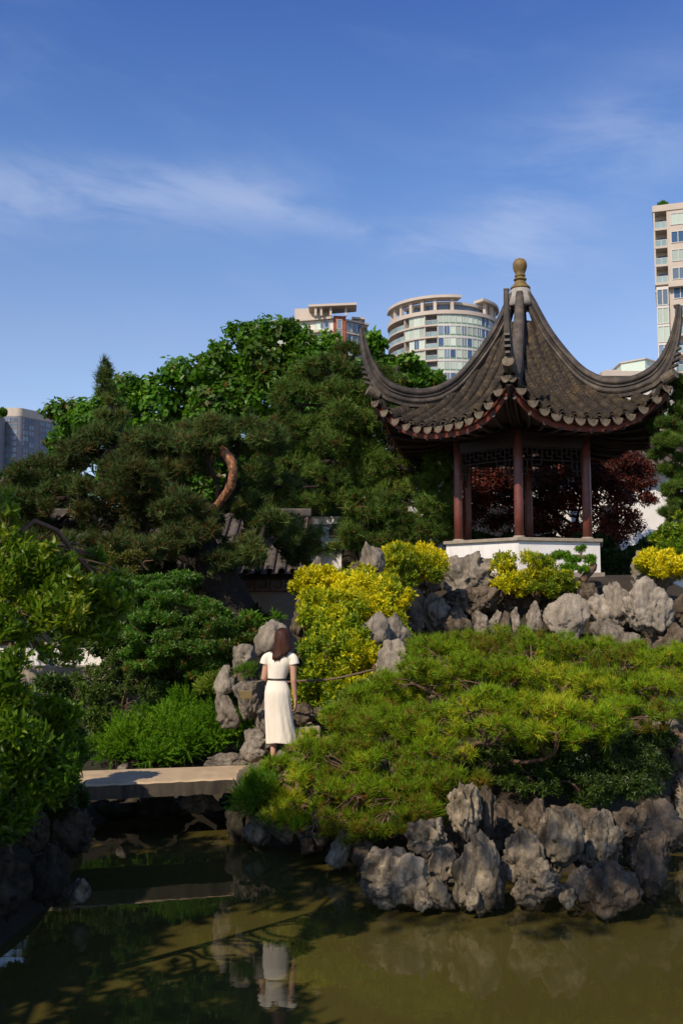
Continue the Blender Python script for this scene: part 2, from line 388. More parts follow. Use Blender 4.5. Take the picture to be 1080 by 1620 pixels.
# ------------------------------------------------------------------ ground and water
POND = np.array([(-2.5, 2.6), (12, 2.6), (12, 12.6), (6, 12.4), (4.3, 11.4), (3.75, 10.6), (3.45, 9.35), (2.4, 9.05), (1.2, 9.15), (0.45, 9.6),
                 (0.15, 10.5), (-0.55, 11.35), (-1.15, 11.7), (-1.2, 12.5), (-1.5, 13.1), (-2.9, 13.1), (-3.15, 11.8), (-3.05, 11.0), (-2.75, 9.2), (-2.9, 7.0), (-2.75, 5.0)])
def pond_sd(x, y):
    """signed distance to the pond's edge, positive on land"""
    d = np.full(x.shape, 1e9); inside = np.zeros(x.shape, bool); n = len(POND)
    for i in range(n):
        a = POND[i]; b = POND[(i + 1) % n]; e = b - a
        t = np.clip(((x - a[0]) * e[0] + (y - a[1]) * e[1]) / (e @ e), 0, 1)
        d = np.minimum(d, np.hypot(x - a[0] - t * e[0], y - a[1] - t * e[1]))
        c = ((a[1] > y) != (b[1] > y)) & (x < (b[0] - a[0]) * (y - a[1]) / (b[1] - a[1] + 1e-12) + a[0])
        inside ^= c
    return np.where(inside, -d, d)
HILL = (4.4, 24.3)
def ground_z(x, y):
    x = np.asarray(x, float); y = np.asarray(y, float)
    s = pond_sd(x, y)
    base = -0.7 + 1.30 * sstep(s, -0.7, 0.35) - (s > -0.7) * 0.95 * sstep(x, -0.4, 0.4) * sstep(s, -0.7, 0.1) * (1 - sstep(s, 0.5, 2.0)) * (1 - sstep(x, 6, 8)) * (y > 8)
    land = sstep(s, 0.0, 1.5)
    dy_ = y - HILL[1]; r = np.sqrt(((x - HILL[0]) / 1.15) ** 2 + (dy_ * np.where(dy_ < 0, 1.25, 1.0)) ** 2)
    hill = 2.35 * (1 - sstep(r, 2.7, 6.2))
    mound = 0.9 * np.exp(-((x - 3.2) / 2.6) ** 2 - ((y - 14.2) / 3.2) ** 2)
    slope = 1.1 * np.exp(-((x - 1.1) / 1.5) ** 2 - ((y - 16.8) / 2.0) ** 2)
    back = 0.35 * sstep(y, 14, 20)
    p = np.stack([x, y, x * 0], -1).reshape(-1, 3)
    nz = (0.10 * fbm(p * 0.9, 3, 4)).reshape(x.shape)
    far = 1 - sstep(np.hypot(x, y), 60, 120)
    return base + land * (np.maximum(np.maximum(hill, mound), slope) + back + nz * far)
def axis(lo, hi, c, fine, n):
    t = np.linspace(-1, 1, n); s = np.sinh(t * 5.2); s /= s[-1]
    lin = t * fine * n / 2
    v = c + lin + np.where(s < 0, -s * (lo - c - lin[0]), s * (hi - c - lin[-1])); return v
gx = axis(-900, 900, 1.0, 0.14, 190); gy = axis(-700, 1300, 13.0, 0.14, 190)
X, Y = np.meshgrid(gx, gy)
g = Geo(); nx, ny = len(gx), len(gy)
ii = np.arange(nx * ny).reshape(ny, nx)
g.add(np.stack([X.ravel(), Y.ravel(), ground_z(X, Y).ravel()], -1), np.stack([ii[:-1, :-1].ravel(), ii[:-1, 1:].ravel(), ii[1:, 1:].ravel(), ii[1:, :-1].ravel()], -1))
m, nt, bs = material('soil_and_litter'); v = coords(nt)
c = ramp(nt, noise(nt, v, 1.6, 8, 0.7), [(0.3, (0.020, 0.015, 0.008)), (0.5, (0.045, 0.032, 0.018)), (0.7, (0.030, 0.040, 0.012))])
c = mixc_(nt, 0.7, c, ramp(nt, noise(nt, v, 45, 5, 0.8), [(0.3, 0.4), (0.7, 1.3)]), 'MULTIPLY')
nt.links.new(c, bs.inputs['Base Color']); bs.inputs['Roughness'].default_value = 0.95
bump(nt, bs, noise(nt, v, 40, 6, 0.8), 0.9, 0.02); M['ground'] = m
put('ground', g, M['ground'], smooth=True, kind='structure')

m, nt, bs = material('pond_water'); v = coords(nt)
c = ramp(nt, noise(nt, v, 0.35, 3, 0.5), [(0.3, (0.060, 0.050, 0.012)), (0.7, (0.078, 0.064, 0.016))])
nt.links.new(c, bs.inputs['Base Color']); bs.inputs['Roughness'].default_value = 0.025; bs.inputs['IOR'].default_value = 1.333
vs = coords(nt, (0.55, 1.6, 1))
b1 = N(nt, 'ShaderNodeBump'); b1.inputs['Strength'].default_value = 0.03; b1.inputs['Distance'].default_value = 0.05
nt.links.new(noise(nt, vs, 1.6, 2, 0.5, 0.3), b1.inputs['Height'])
b2 = N(nt, 'ShaderNodeBump'); b2.inputs['Strength'].default_value = 0.012; b2.inputs['Distance'].default_value = 0.02
nt.links.new(noise(nt, vs, 9, 2, 0.5, 0.2), b2.inputs['Height']); nt.links.new(b1.outputs[0], b2.inputs['Normal'])
nt.links.new(b2.outputs[0], bs.inputs['Normal']); M['water'] = m
g = Geo().add([(-4.2, -0.5, 0), (13.5, -0.5, 0), (13.5, 14.2, 0), (-4.2, 14.2, 0)], [(0, 1, 2, 3)])
put('pond_water', g, M['water'], kind='structure')

# trodden earth path at the end of the bridge
def sheet(poly, dz, step=0.12, extra=0.3):
    poly = np.array(poly); lo = poly.min(0); hi = poly.max(0)
    xs = np.arange(lo[0], hi[0] + step, step); ys = np.arange(lo[1], hi[1] + step, step); Xg, Yg = np.meshgrid(xs, ys)
    Z = ground_z(Xg, Yg) + dz
    ins = np.zeros(Xg.shape, bool); n = len(poly)
    for i in range(n):
        a = poly[i]; b = poly[(i + 1) % n]
        ins ^= ((a[1] > Yg) != (b[1] > Yg)) & (Xg < (b[0] - a[0]) * (Yg - a[1]) / (b[1] - a[1] + 1e-12) + a[0])
    idx = np.arange(Xg.size).reshape(Xg.shape)
    q = ins[:-1, :-1] & ins[1:, :-1] & ins[:-1, 1:] & ins[1:, 1:]
    F = np.stack([idx[:-1, :-1][q], idx[:-1, 1:][q], idx[1:, 1:][q], idx[1:, :-1][q]], -1)
    return Geo().add(np.stack([Xg.ravel(), Yg.ravel(), Z.ravel()], -1), F)
put('path', sheet([(-1.7, 11.7), (-0.2, 11.6), (0.2, 13.4), (1.2, 14.6), (2.4, 15.6), (2.0, 16.1), (0.2, 15.0), (-0.7, 13.6), (-1.6, 12.7)], 0.012, 0.08), M['soil'], smooth=True, kind='structure')

# ------------------------------------------------------------------ rocks
import bmesh
def ico(n):
    bm = bmesh.new(); bmesh.ops.create_icosphere(bm, subdivisions=n, radius=1)
    V = np.array([v.co[:] for v in bm.verts]); F = np.array([[v.index for v in f.verts] for f in bm.faces]); bm.free(); return V, F
ICO = {n: ico(n) for n in (2, 3, 4, 5, 6)}
def rock_geo(size, seed, style='block', lod=5, rz=0.0):
    D, F = ICO[lod]; r = np.random.default_rng(seed)
    sx, sy, sz = size
    off = r.random(3) * 50
    p = D * np.array([1, 1, 1.0])
    rad = np.ones(len(D))
    # flat breaks
    npl = {'block': 11, 'slab': 9, 'spire': 9, 'smooth': 9, 'holed': 9, 'wedge': 12}[style]
    for k in range(npl):
        n = r.normal(size=3); n /= np.linalg.norm(n); d = r.uniform(0.52, 0.85)
        q = (p * rad[:, None]) @ n
        over = np.maximum(q - d, 0); rad = rad - over * (0.85 if style != 'smooth' else 0.6) / np.maximum(D @ n, 0.35)
    amp = {'block': .36, 'slab': .3, 'spire': .34, 'smooth': .30, 'holed': .42, 'wedge': .2}[style]
    rad = rad * (1 + amp * fbm(D * 1.5 + off, seed, 3))
    st = np.array([2.6, 2.6, 1.3]) if style in ('spire', 'holed', 'smooth') else np.array([2.2, 2.2, 2.2])
    wv = fbm(D * st + off + 9, seed + 5, 4)
    rid = 1 - np.abs(fbm(D * st * 1.3 + off + 20, seed + 9, 3)) * 2
    rad = rad * (1 + 0.16 * wv) - 0.20 * np.maximum(rid - 0.74, 0) * (2.2 if style != 'smooth' else 0.7)
    npit = {'block': 7, 'slab': 4, 'spire': 7, 'smooth': 3, 'holed': 16, 'wedge': 4}[style]
    for k in range(npit):
        c = r.normal(size=3); c[1] = -abs(c[1]); c /= np.linalg.norm(c)
        w = r.uniform(0.10, 0.30) if style != 'smooth' else r.uniform(0.07, 0.13)
        e = D - c; e[:, 2] *= r.uniform(0.5, 1.1); dd = np.linalg.norm(e, axis=1)
        rad = rad - r.uniform(0.25, 0.55) * (1 - sstep(dd, w * 0.35, w)) + 0.05 * np.exp(-((dd - w * 1.15) / (w * 0.25)) ** 2)
    for k in range(26 if style in ('holed', 'block') else 12):      # small solution pits
        c = r.normal(size=3); c /= np.linalg.norm(c); w = r.uniform(0.05, 0.13); dd = np.linalg.norm(D - c, axis=1)
        rad = rad - r.uniform(0.08, 0.22) * (1 - sstep(dd, w * 0.3, w))
    rad = rad + 0.085 * fbm(D * 7 + off, seed + 2, 3) + 0.035 * fbm(D * 22 + off, seed + 3, 2)
    rad = np.maximum(rad, 0.18)
    V = D * rad[:, None]
    if style == 'spire':
        t = (V[:, 2] + 1) / 2; V[:, :2] *= (1.2 - 0.5 * np.clip(t, 0, 1))[:, None]; V[:, 0] += 0.3 * np.sin(t * 3 + seed)
    if style == 'wedge':
        t = np.clip((V[:, 2] + 1) / 2, 0, 1); V[:, :2] *= (0.45 + 0.75 * t)[:, None]; V[:, 2] = np.minimum(V[:, 2], 0.55 + 0.04 * V[:, 0])
    if rz:
        c_, s_ = math.cos(rz), math.sin(rz); V = V @ np.array([[c_, s_, 0], [-s_, c_, 0], [0, 0, 1]])
    lo, hi = V.min(0), V.max(0)
    V = (V - (lo + hi) / 2) / (hi - lo) * np.array([sx, sy, sz])
    return V, F
ROCKN = 0
def rock(x0, y0, x1, y1, Yd, label, style='block', mat='rock', depth=0.8, lod=None, group=None, cat='rock', parent=None, name='limestone_rock'):
    """a rock filling the photograph's box x0..x1, y0..y1, its middle standing at distance Yd"""
    global ROCKN; ROCKN += 1
    a = P(x0, (y0 + y1) / 2, Yd); b = P(x1, (y0 + y1) / 2, Yd)
    top = P((x0 + x1) / 2, y0, Yd)[2]; bot = P((x0 + x1) / 2, y1, Yd)[2] - 0.04
    w = b[0] - a[0]; h = top - bot
    if lod is None: lod = 5 if max(x1 - x0, y1 - y0) > (58 if y1 > 1260 else 84) else (4 if max(x1 - x0, y1 - y0) > 22 else 3)
    V, F = rock_geo((w * 1.06, max(w, h * 0.6) * depth, h * 1.02), 100 + ROCKN * 7, style, lod, ROCKN * 1.7)
    c = np.array([(a[0] + b[0]) / 2, Yd, (top + bot) / 2])
    o = put(name, Geo().add(V + c, F), M[mat], None, True, loc=c)
    return tag(o, label, cat, group)
K = 'rocks heaped under the pavilion'; S = 'rocks along the pond edge'; W = 'rocks beside the path'
for r_ in [
    (700, 872, 785, 948, 21.3, 'grey rock with three jagged peaks directly under the left face of the white plinth', 'holed', 'rock', 0.6, None, K),
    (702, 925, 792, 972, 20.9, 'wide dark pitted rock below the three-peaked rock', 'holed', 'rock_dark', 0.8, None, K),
    (622, 914, 677, 1003, 20.3, 'tall smooth rock with an oval hole near its top, left end of the upper rockery', 'spire', 'rock', 0.8, None, K),
    (668, 937, 720, 1008, 20.2, 'fluted rock just right of the tall rock with the oval hole', 'spire', 'rock', 0.8, None, K),
    (690, 958, 746, 1016, 20.0, 'rounded shaded rock at the foot of the three-peaked rock', 'block', 'rock_dark', 0.8, None, K),
    (744, 965, 779, 1003, 20.2, 'small ribbed rock left of the narrow upright stones', 'spire', 'rock', 0.8, None, K),
    (772, 964, 792, 1000, 20.1, 'narrow upright stone, leftmost of three slim ones in the upper rockery', 'spire', 'rock', 0.9, None, K),
    (789, 966, 807, 1001, 20.0, 'narrow upright stone, middle of three slim ones in the upper rockery', 'spire', 'rock_dark', 0.9, None, K),
    (805, 960, 824, 1000, 20.1, 'narrow upright stone, rightmost of three slim ones in the upper rockery', 'spire', 'rock', 0.9, None, K),
    (831, 950, 857, 1000, 20.1, 'block shaped stone below the dark upright one beneath the golden bush', 'block', 'rock', 0.8, None, K),
    (832, 899, 864, 956, 21.1, 'dark upright stone poking through the golden bush before the plinth', 'holed', 'rock_dark', 0.8, None, K),
    (861, 938, 930, 1022, 19.8, 'large smooth pale slab of rock with two round holes near its foot', 'smooth', 'rock_pale', 0.45, 5, K),
    (898, 921, 946, 960, 20.8, 'round mossy rock above the large smooth pale slab', 'block', 'rock_dark', 0.8, None, K),
    (918, 938, 976, 990, 20.2, 'rock riddled with dark hollows right of the smooth pale slab', 'holed', 'rock_pale', 0.7, None, K),
    (954, 920, 998, 988, 20.1, 'leaning oblong rock left of the great hanging boulder', 'block', 'rock_pale', 0.6, None, K),
    (933, 978, 986, 1026, 19.7, 'squat rounded rock low between the pale slab and the great boulder', 'smooth', 'rock', 0.8, None, K),
    (986, 912, 1063, 1001, 19.5, 'great wedge shaped boulder at the right of the upper rockery', 'block', 'rock_pale', 0.6, 5, K),
    (972, 1000, 1012, 1036, 19.4, 'small knobbly rock under the great wedge shaped boulder', 'holed', 'rock', 0.8, None, K),
    (996, 871, 1072, 934, 20.7, 'broad rock behind the golden bush at the right edge', 'smooth', 'rock', 0.6, 5, K),
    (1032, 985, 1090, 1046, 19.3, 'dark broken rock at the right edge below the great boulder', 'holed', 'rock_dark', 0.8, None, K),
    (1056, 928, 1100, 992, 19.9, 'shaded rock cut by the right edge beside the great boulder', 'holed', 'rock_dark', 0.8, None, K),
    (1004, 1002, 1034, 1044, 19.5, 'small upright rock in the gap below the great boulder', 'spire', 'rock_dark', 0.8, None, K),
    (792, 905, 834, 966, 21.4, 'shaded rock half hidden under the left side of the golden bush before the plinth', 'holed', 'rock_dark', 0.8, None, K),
    (858, 905, 905, 950, 21.6, 'rock half hidden under the dwarf tree before the plinth', 'block', 'rock', 0.8, None, K),
    (640, 888, 702, 940, 21.0, 'dark rock under the golden shrub left of the plinth', 'holed', 'rock_dark', 0.8, None, K),
    (566, 856, 608, 920, 17.6, 'pointed grey peak behind the golden shrub left of the pavilion', 'spire', 'rock', 0.8, None, K),
    (548, 888, 574, 936, 17.3, 'narrow leaning stone left of the pointed peak', 'spire', 'rock_dark', 0.8, None, K),
    (486, 880, 513, 925, 16.3, 'sharp tip of the twisted rock rising out of the leftmost golden shrub', 'spire', 'rock', 0.8, None, K),
    (470, 934, 503, 964, 16.1, 'knuckle shaped rock under the leftmost golden shrub', 'holed', 'rock', 0.8, None, K),
    (459, 958, 489, 1012, 15.8, 'upright rock left of the golden hedge just above the woman', 'block', 'rock_dark', 0.8, None, K),
    (566, 966, 620, 1042, 14.6, 'jagged grey rock in the middle of the golden hedge', 'spire', 'rock', 0.7, None, K),
    (604, 968, 650, 1040, 14.9, 'tilted rock at the right side of the golden hedge', 'holed', 'rock', 0.7, None, K),
    (592, 1010, 651, 1088, 14.0, 'pale tapering rock at the lower right of the golden hedge beside the pine', 'smooth', 'rock_pale', 0.5, 5, K),
    (402, 980, 458, 1036, 13.7, 'big rounded grey rock behind the head of the woman', 'smooth', 'rock_pale', 0.7, None, W),
    (369, 1018, 406, 1058, 13.1, 'cleft rock topping the stack left of the woman', 'block', 'rock', 0.8, None, W),
    (339, 1052, 371, 1100, 12.9, 'smooth egg shaped rock at the left end of the rock group', 'smooth', 'rock_pale', 0.7, None, W),
    (341, 1092, 380, 1148, 12.9, 'upright fluted stone under the egg shaped rock', 'spire', 'rock', 0.8, None, W),
    (369, 1056, 398, 1088, 13.1, 'small shaded rock above the rock with the plaque', 'block', 'rock_dark', 0.8, None, W),
    (396, 1048, 425, 1090, 13.3, 'dark rock between the plaque rock and the arm of the woman', 'block', 'rock_dark', 0.8, None, W),
    (404, 1090, 428, 1166, 12.8, 'slim twisted stone close behind the left side of the dress', 'spire', 'rock', 0.8, None, W),
    (387, 1152, 421, 1178, 12.6, 'flat topped small boulder at the corner of the path', 'smooth', 'rock', 0.8, None, W),
    (380, 1166, 430, 1201, 12.5, 'pitted boulder lying where the path meets the bridge', 'holed', 'rock', 0.7, None, W),
    (325, 1190, 392, 1213, 13.0, 'long flat slab of rock along the back edge of the bridge', 'slab', 'rock', 0.4, 5, W),
    (368, 1207, 442, 1272, 11.7, 'smooth grey boulder carrying the right end of the bridge', 'smooth', 'rock', 0.55, 5, W),
    (430, 1187, 456, 1222, 11.8, 'smooth upright rock in front of the feet of the woman', 'smooth', 'rock', 0.7, None, W),
    (462, 1110, 500, 1143, 13.4, 'dark rough rock behind the right hand of the woman', 'holed', 'rock_dark', 0.8, None, W),
    (492, 1118, 530, 1146, 13.6, 'low dark rock at the foot of the golden hedge', 'block', 'rock_dark', 0.8, None, W),
    (281, 1244, 353, 1286, 12.6, 'pale flat stone holding up the bridge from the water', 'block', 'rock_shore', 0.8, None, S),
    (384, 1288, 428, 1334, 11.1, 'pale upright rock at the left tip of the island', 'block', 'rock_shore', 0.8, None, S),
    (425, 1292, 474, 1330, 10.9, 'low dark rock right of the pale one at the left tip of the island', 'holed', 'rock_dark', 0.8, None, S),
    (468, 1300, 524, 1342, 10.5, 'low broken rock under the left skirt of the pine', 'holed', 'rock_dark', 0.8, None, S),
    (515, 1312, 557, 1368, 10.1, 'leaning pointed rock standing alone in the water under the pine', 'spire', 'rock_shore', 0.8, None, S),
    (545, 1320, 600, 1372, 10.2, 'shaded rock behind the long low boulder under the pine', 'holed', 'rock_dark', 0.8, None, S),
    (570, 1340, 678, 1430, 8.95, 'long low dark boulder sloping into the pond, left of the front rocks', 'block', 'rock_shore', 0.7, None, S),
    (640, 1292, 706, 1362, 9.4, 'cracked rock above the long low boulder', 'holed', 'rock_shore', 0.8, None, S),
    (676, 1336, 735, 1396, 9.15, 'bulging pale rock between the cracked rock and the cone shaped rock', 'smooth', 'rock_shore', 0.8, None, S),
    (668, 1384, 718, 1433, 8.85, 'small rock with an arch shaped hollow at the waterline', 'holed', 'rock_shore', 0.8, None, S),
    (714, 1312, 791, 1438, 8.8, 'tall cone shaped rock with fluted sides standing in the water', 'spire', 'rock_shore', 0.75, 5, S),
    (706, 1236, 762, 1334, 9.65, 'tall shaded rock right under the middle of the pine', 'holed', 'rock_shore', 0.8, None, S),
    (750, 1242, 784, 1322, 9.9, 'dark rock in the hollow behind the tall shaded rock', 'block', 'rock_dark', 0.8, None, S),
    (782, 1306, 858, 1390, 9.1, 'pale pitted block right of the cone shaped rock', 'holed', 'rock_shore', 0.7, None, S),
    (848, 1275, 924, 1374, 9.2, 'big rounded boulder with a pointed foot in the front row', 'smooth', 'rock_shore', 0.8, None, S),
    (811, 1362, 901, 1428, 8.8, 'low pale rock full of holes under the big rounded boulder', 'holed', 'rock_shore', 0.7, None, S),
    (894, 1368, 944, 1420, 8.85, 'purplish rock beside the low pale rock full of holes', 'block', 'rock_shore', 0.8, None, S),
    (927, 1362, 1012, 1440, 8.65, 'dark dome shaped rock at the right end of the front row', 'smooth', 'rock_dark', 0.8, None, S),
    (914, 1280, 984, 1376, 9.6, 'steep rock with two slanting faces behind the dark dome', 'block', 'rock_shore', 0.7, None, S),
    (964, 1278, 1026, 1334, 9.75, 'shaded craggy rock under the right side of the pine', 'holed', 'rock_dark', 0.8, None, S),
    (1000, 1314, 1062, 1416, 9.2, 'tall craggy rock in shade at the right end of the island', 'holed', 'rock_dark', 0.8, None, S),
    (1058, 1222, 1100, 1335, 11.0, 'sunlit rock in the water at the right edge behind the island', 'block', 'rock_shore', 0.8, None, S),
    (830, 1262, 868, 1330, 9.9, 'dark rock deep in the gap left of the big rounded boulder', 'block', 'rock_dark', 0.8, None, S),
    (1008, 1126, 1068, 1168, 11.6, 'flat grey slab showing through the pine at the right', 'slab', 'rock', 0.8, None, S),
    (996, 1108, 1032, 1132, 12.0, 'small grey rock above the flat slab in the pine at the right', 'block', 'rock', 0.8, None, S),
    (103, 1386, 143, 1424, 8.85, 'small sunlit stone in the dark water at lower left', 'block', 'rock_shore', 0.8, None, S),
    (22, 1268, 78, 1345, 8.6, 'dark bank rock under the overhanging leaves at left', 'block', 'rock_shade', 0.8, None, S),
    (72, 1276, 148, 1352, 9.2, 'dark bank rock nearest the left end of the bridge', 'holed', 'rock_shade', 0.8, None, S),
    (48, 1332, 112, 1422, 8.6, 'tall dark bank rock behind the small sunlit stone', 'holed', 'rock_shade', 0.8, None, S),
    (-30, 1350, 50, 1450, 8.0, 'dark bank rock cut by the left edge of the photo', 'holed', 'rock_shade', 0.8, None, S),
    (368, 1077, 422, 1136, 12.75, 'flat topped wedge shaped rock with a small bronze plaque', 'wedge', 'rock', 0.7, 5, W),
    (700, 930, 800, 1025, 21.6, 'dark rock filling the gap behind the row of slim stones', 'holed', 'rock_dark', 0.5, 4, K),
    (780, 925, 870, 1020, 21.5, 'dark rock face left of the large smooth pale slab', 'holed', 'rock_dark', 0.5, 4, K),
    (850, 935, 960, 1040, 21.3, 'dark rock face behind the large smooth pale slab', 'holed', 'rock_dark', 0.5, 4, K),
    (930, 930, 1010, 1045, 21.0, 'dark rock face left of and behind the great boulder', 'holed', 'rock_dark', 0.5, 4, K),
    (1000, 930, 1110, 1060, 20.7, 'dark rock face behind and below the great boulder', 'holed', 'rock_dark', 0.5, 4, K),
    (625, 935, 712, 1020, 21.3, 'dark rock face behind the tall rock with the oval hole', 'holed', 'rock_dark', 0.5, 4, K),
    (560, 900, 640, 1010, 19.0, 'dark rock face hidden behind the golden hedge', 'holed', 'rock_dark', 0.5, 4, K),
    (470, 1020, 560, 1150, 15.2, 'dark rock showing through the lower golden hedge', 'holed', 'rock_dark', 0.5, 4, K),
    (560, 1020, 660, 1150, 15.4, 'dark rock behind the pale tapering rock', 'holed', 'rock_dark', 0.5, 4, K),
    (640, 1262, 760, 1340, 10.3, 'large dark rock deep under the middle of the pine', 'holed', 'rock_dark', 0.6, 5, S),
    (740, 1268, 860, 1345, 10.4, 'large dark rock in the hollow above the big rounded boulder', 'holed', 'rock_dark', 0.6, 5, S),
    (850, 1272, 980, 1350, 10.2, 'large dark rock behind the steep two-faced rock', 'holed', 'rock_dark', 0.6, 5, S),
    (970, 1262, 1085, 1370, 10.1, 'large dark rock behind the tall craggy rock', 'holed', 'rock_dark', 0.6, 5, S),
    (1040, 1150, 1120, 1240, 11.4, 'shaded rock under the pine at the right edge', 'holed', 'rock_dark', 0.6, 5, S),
    (756, 1350, 800, 1432, 8.95, 'dark notched rock right beside the foot of the cone shaped rock', 'block', 'rock_dark', 0.6, None, S),
    (112, 1238, 218, 1294, 12.8, 'stone added and coloured dark as the shade under the left part of the bridge', 'block', 'rock_shade', 0.7, 4, S),  # stones added and coloured dark for the shade below the deck
    (206, 1240, 294, 1294, 12.85, 'stone added and coloured dark as the shade under the middle of the bridge', 'block', 'rock_shade', 0.7, 4, S),
    (343, 1240, 402, 1296, 12.7, 'stone added and coloured black as the shade under the right end of the bridge', 'block', 'rock_shade', 0.7, 4, S),
    (356, 1268, 402, 1338, 11.45, 'shade-coloured rock at the waterline below the right end of the bridge', 'block', 'rock_shade', 0.8, 4, S),
    (735, 1402, 760, 1436, 8.62, 'fist sized stone at the foot of the cone shaped rock', 'block', 'rock_shore', 0.8, None, S),
    (655, 1408, 684, 1434, 8.72, 'small pale stone just right of the long low boulder', 'holed', 'rock_shore', 0.8, None, S),
    (884, 1404, 912, 1430, 8.7, 'small stone between the low pale rock and the purplish one', 'block', 'rock_shore', 0.8, None, S),
    (1010, 1392, 1046, 1424, 8.9, 'low shade-dark stone at the foot of the tall craggy rock', 'block', 'rock_shade', 0.8, None, S),
    (476, 1322, 500, 1346, 10.35, 'small shade-dark stone in the water under the left skirt of the pine', 'block', 'rock_shade', 0.8, None, S),
    (186, 1206, 204, 1222, 13.2, 'small brown stone behind the middle of the bridge', 'block', 'rock', 0.8, None, W),
]:
    rock(*r_)

# ------------------------------------------------------------------ bridge
A1 = P(395, 1226, 11.75); A0 = P(60, 1246, 11.1); B1 = P(398, 1206, 12.65); B0 = P(60, 1220, 12.1)
ZT = 0.66
br = empty('stone_bridge', (-2.2, 11.8, 0.0), 'long flat stone slab bridge over the pond left of the woman', 'bridge')
g = Geo(); top = [np.array([p[0], p[1], ZT]) for p in (A0, A1, B1, B0)]
nseg = 26; V = []; 
for k in range(nseg + 1):
    t = k / nseg; a = top[0] * (1 - t) + top[1] * t; b = top[3] * (1 - t) + top[2] * t
    w = 0.003 * math.sin(k * 1.7) + 0.002 * math.sin(k * 4.1)
    a = a + np.array([0, w, 0.004 * math.sin(k * 2.3)])
    V += [a + (0, 0, -0.17 + w), a + (0, 0, -0.02), a + (0, 0.025, 0), b + (0, -0.02, 0), b + (0, 0, -0.02), b + (0, 0, -0.17)]
g.add(V, ringfaces(nseg + 1, 6))
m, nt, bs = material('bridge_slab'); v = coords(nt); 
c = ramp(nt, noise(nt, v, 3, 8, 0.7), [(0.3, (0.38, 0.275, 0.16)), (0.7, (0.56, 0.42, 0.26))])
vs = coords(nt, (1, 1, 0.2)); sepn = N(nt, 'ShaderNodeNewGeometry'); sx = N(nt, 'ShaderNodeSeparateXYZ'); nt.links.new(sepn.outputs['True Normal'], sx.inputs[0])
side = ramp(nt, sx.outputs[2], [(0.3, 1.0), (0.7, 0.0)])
side_tone = mixc_(nt, ramp(nt, noise(nt, vs, 7, 6, 0.7), [(0.35, 0.0), (0.7, 1.0)]), (0.03, 0.023, 0.016), (0.11, 0.085, 0.055))  # darker streaked tone for the faces that do not point up
c = mixc_(nt, side, c, side_tone); nt.links.new(c, bs.inputs['Base Color']); bs.inputs['Roughness'].default_value = 0.9
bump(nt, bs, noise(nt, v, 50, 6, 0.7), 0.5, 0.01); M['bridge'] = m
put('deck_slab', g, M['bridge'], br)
g = Geo(); g.add(*box((-3.3, 11.7, 0.2), (0.45, 1.0, 0.48)))
put('abutment', g, M['concrete'], br, bevel=0.03)

# ------------------------------------------------------------------ pavilion
M['frieze_shade_wood'] = plain('shade_black_wood', (0.012, 0.006, 0.004), 0.7, 0.2, 8, 0)  # frieze lattice blackened: the eave shade is in its colour
PC = P(822, 435, 24.3); PX, PY = PC[0], PC[1]
pav = empty('hexagonal_pavilion', (PX, PY, 3.3), 'six-sided garden pavilion with dark red columns and upswept tiled roof on a white plinth', 'pavilion')
tcam = -np.array([PX, PY]); tcam /= np.linalg.norm(tcam)
A_N = math.atan2(tcam[1], tcam[0]) - math.radians(4.0)       # bearing of the near corner
def pol(r, a, z): return np.array([PX + r * math.cos(a), PY + r * math.sin(a), z])
# plinth
def hexprism(r, z0, z1, a0=A_N):
    V = [pol(r, a0 + k * PI / 3, z) for z in (z0, z1) for k in range(6)]
    return np.array(V), [tuple(range(6))[::-1], tuple(range(6, 12))] + [(k, (k + 1) % 6, 6 + (k + 1) % 6, 6 + k) for k in range(6)]
put('plinth_base', Geo().add(*hexprism(2.16, 2.2, 3.40)), M['cap'], pav, bevel=0.01)
put('plinth', Geo().add(*hexprism(2.05, 3.40, 4.10)), M['plaster'], pav)
for k in range(6):   # coping stones, one to a side
    a, b = A_N + k * PI / 3, A_N + (k + 1) * PI / 3
    q = [pol(2.13, a, 0), pol(2.13, b, 0), pol(1.45, b, 0), pol(1.45, a, 0)]
    mid = sum(q) / 4; q = [mid + (x - mid) * 0.997 for x in q]
    V = [x + (0, 0, z) for z in (4.10, 4.175) for x in q]
    put('coping_stone', Geo().add(V, BOXF), M['cap'], pav, bevel=0.008)
put('pavilion_floor', Geo().add(*hexprism(1.4, 4.0, 4.13)), M['cap'], pav)
# columns
for k in range(6):
    c = pol(1.73, A_N + k * PI / 3, 0)
    put('column', Geo().add(*lathe([(0.0, 4.17), (0.105, 4.17), (0.106, 4.9), (0.103, 5.8), (0.10, 6.75), (0, 6.75)], 20, (c[0], c[1], 0))), M['red_paint'], pav, smooth=True)
    put('column_base', Geo().add(*lathe([(0, 4.176), (0.135, 4.176), (0.14, 4.20), (0.125, 4.23), (0, 4.23)], 18, (c[0], c[1], 0))), M['cap'], pav, smooth=True)
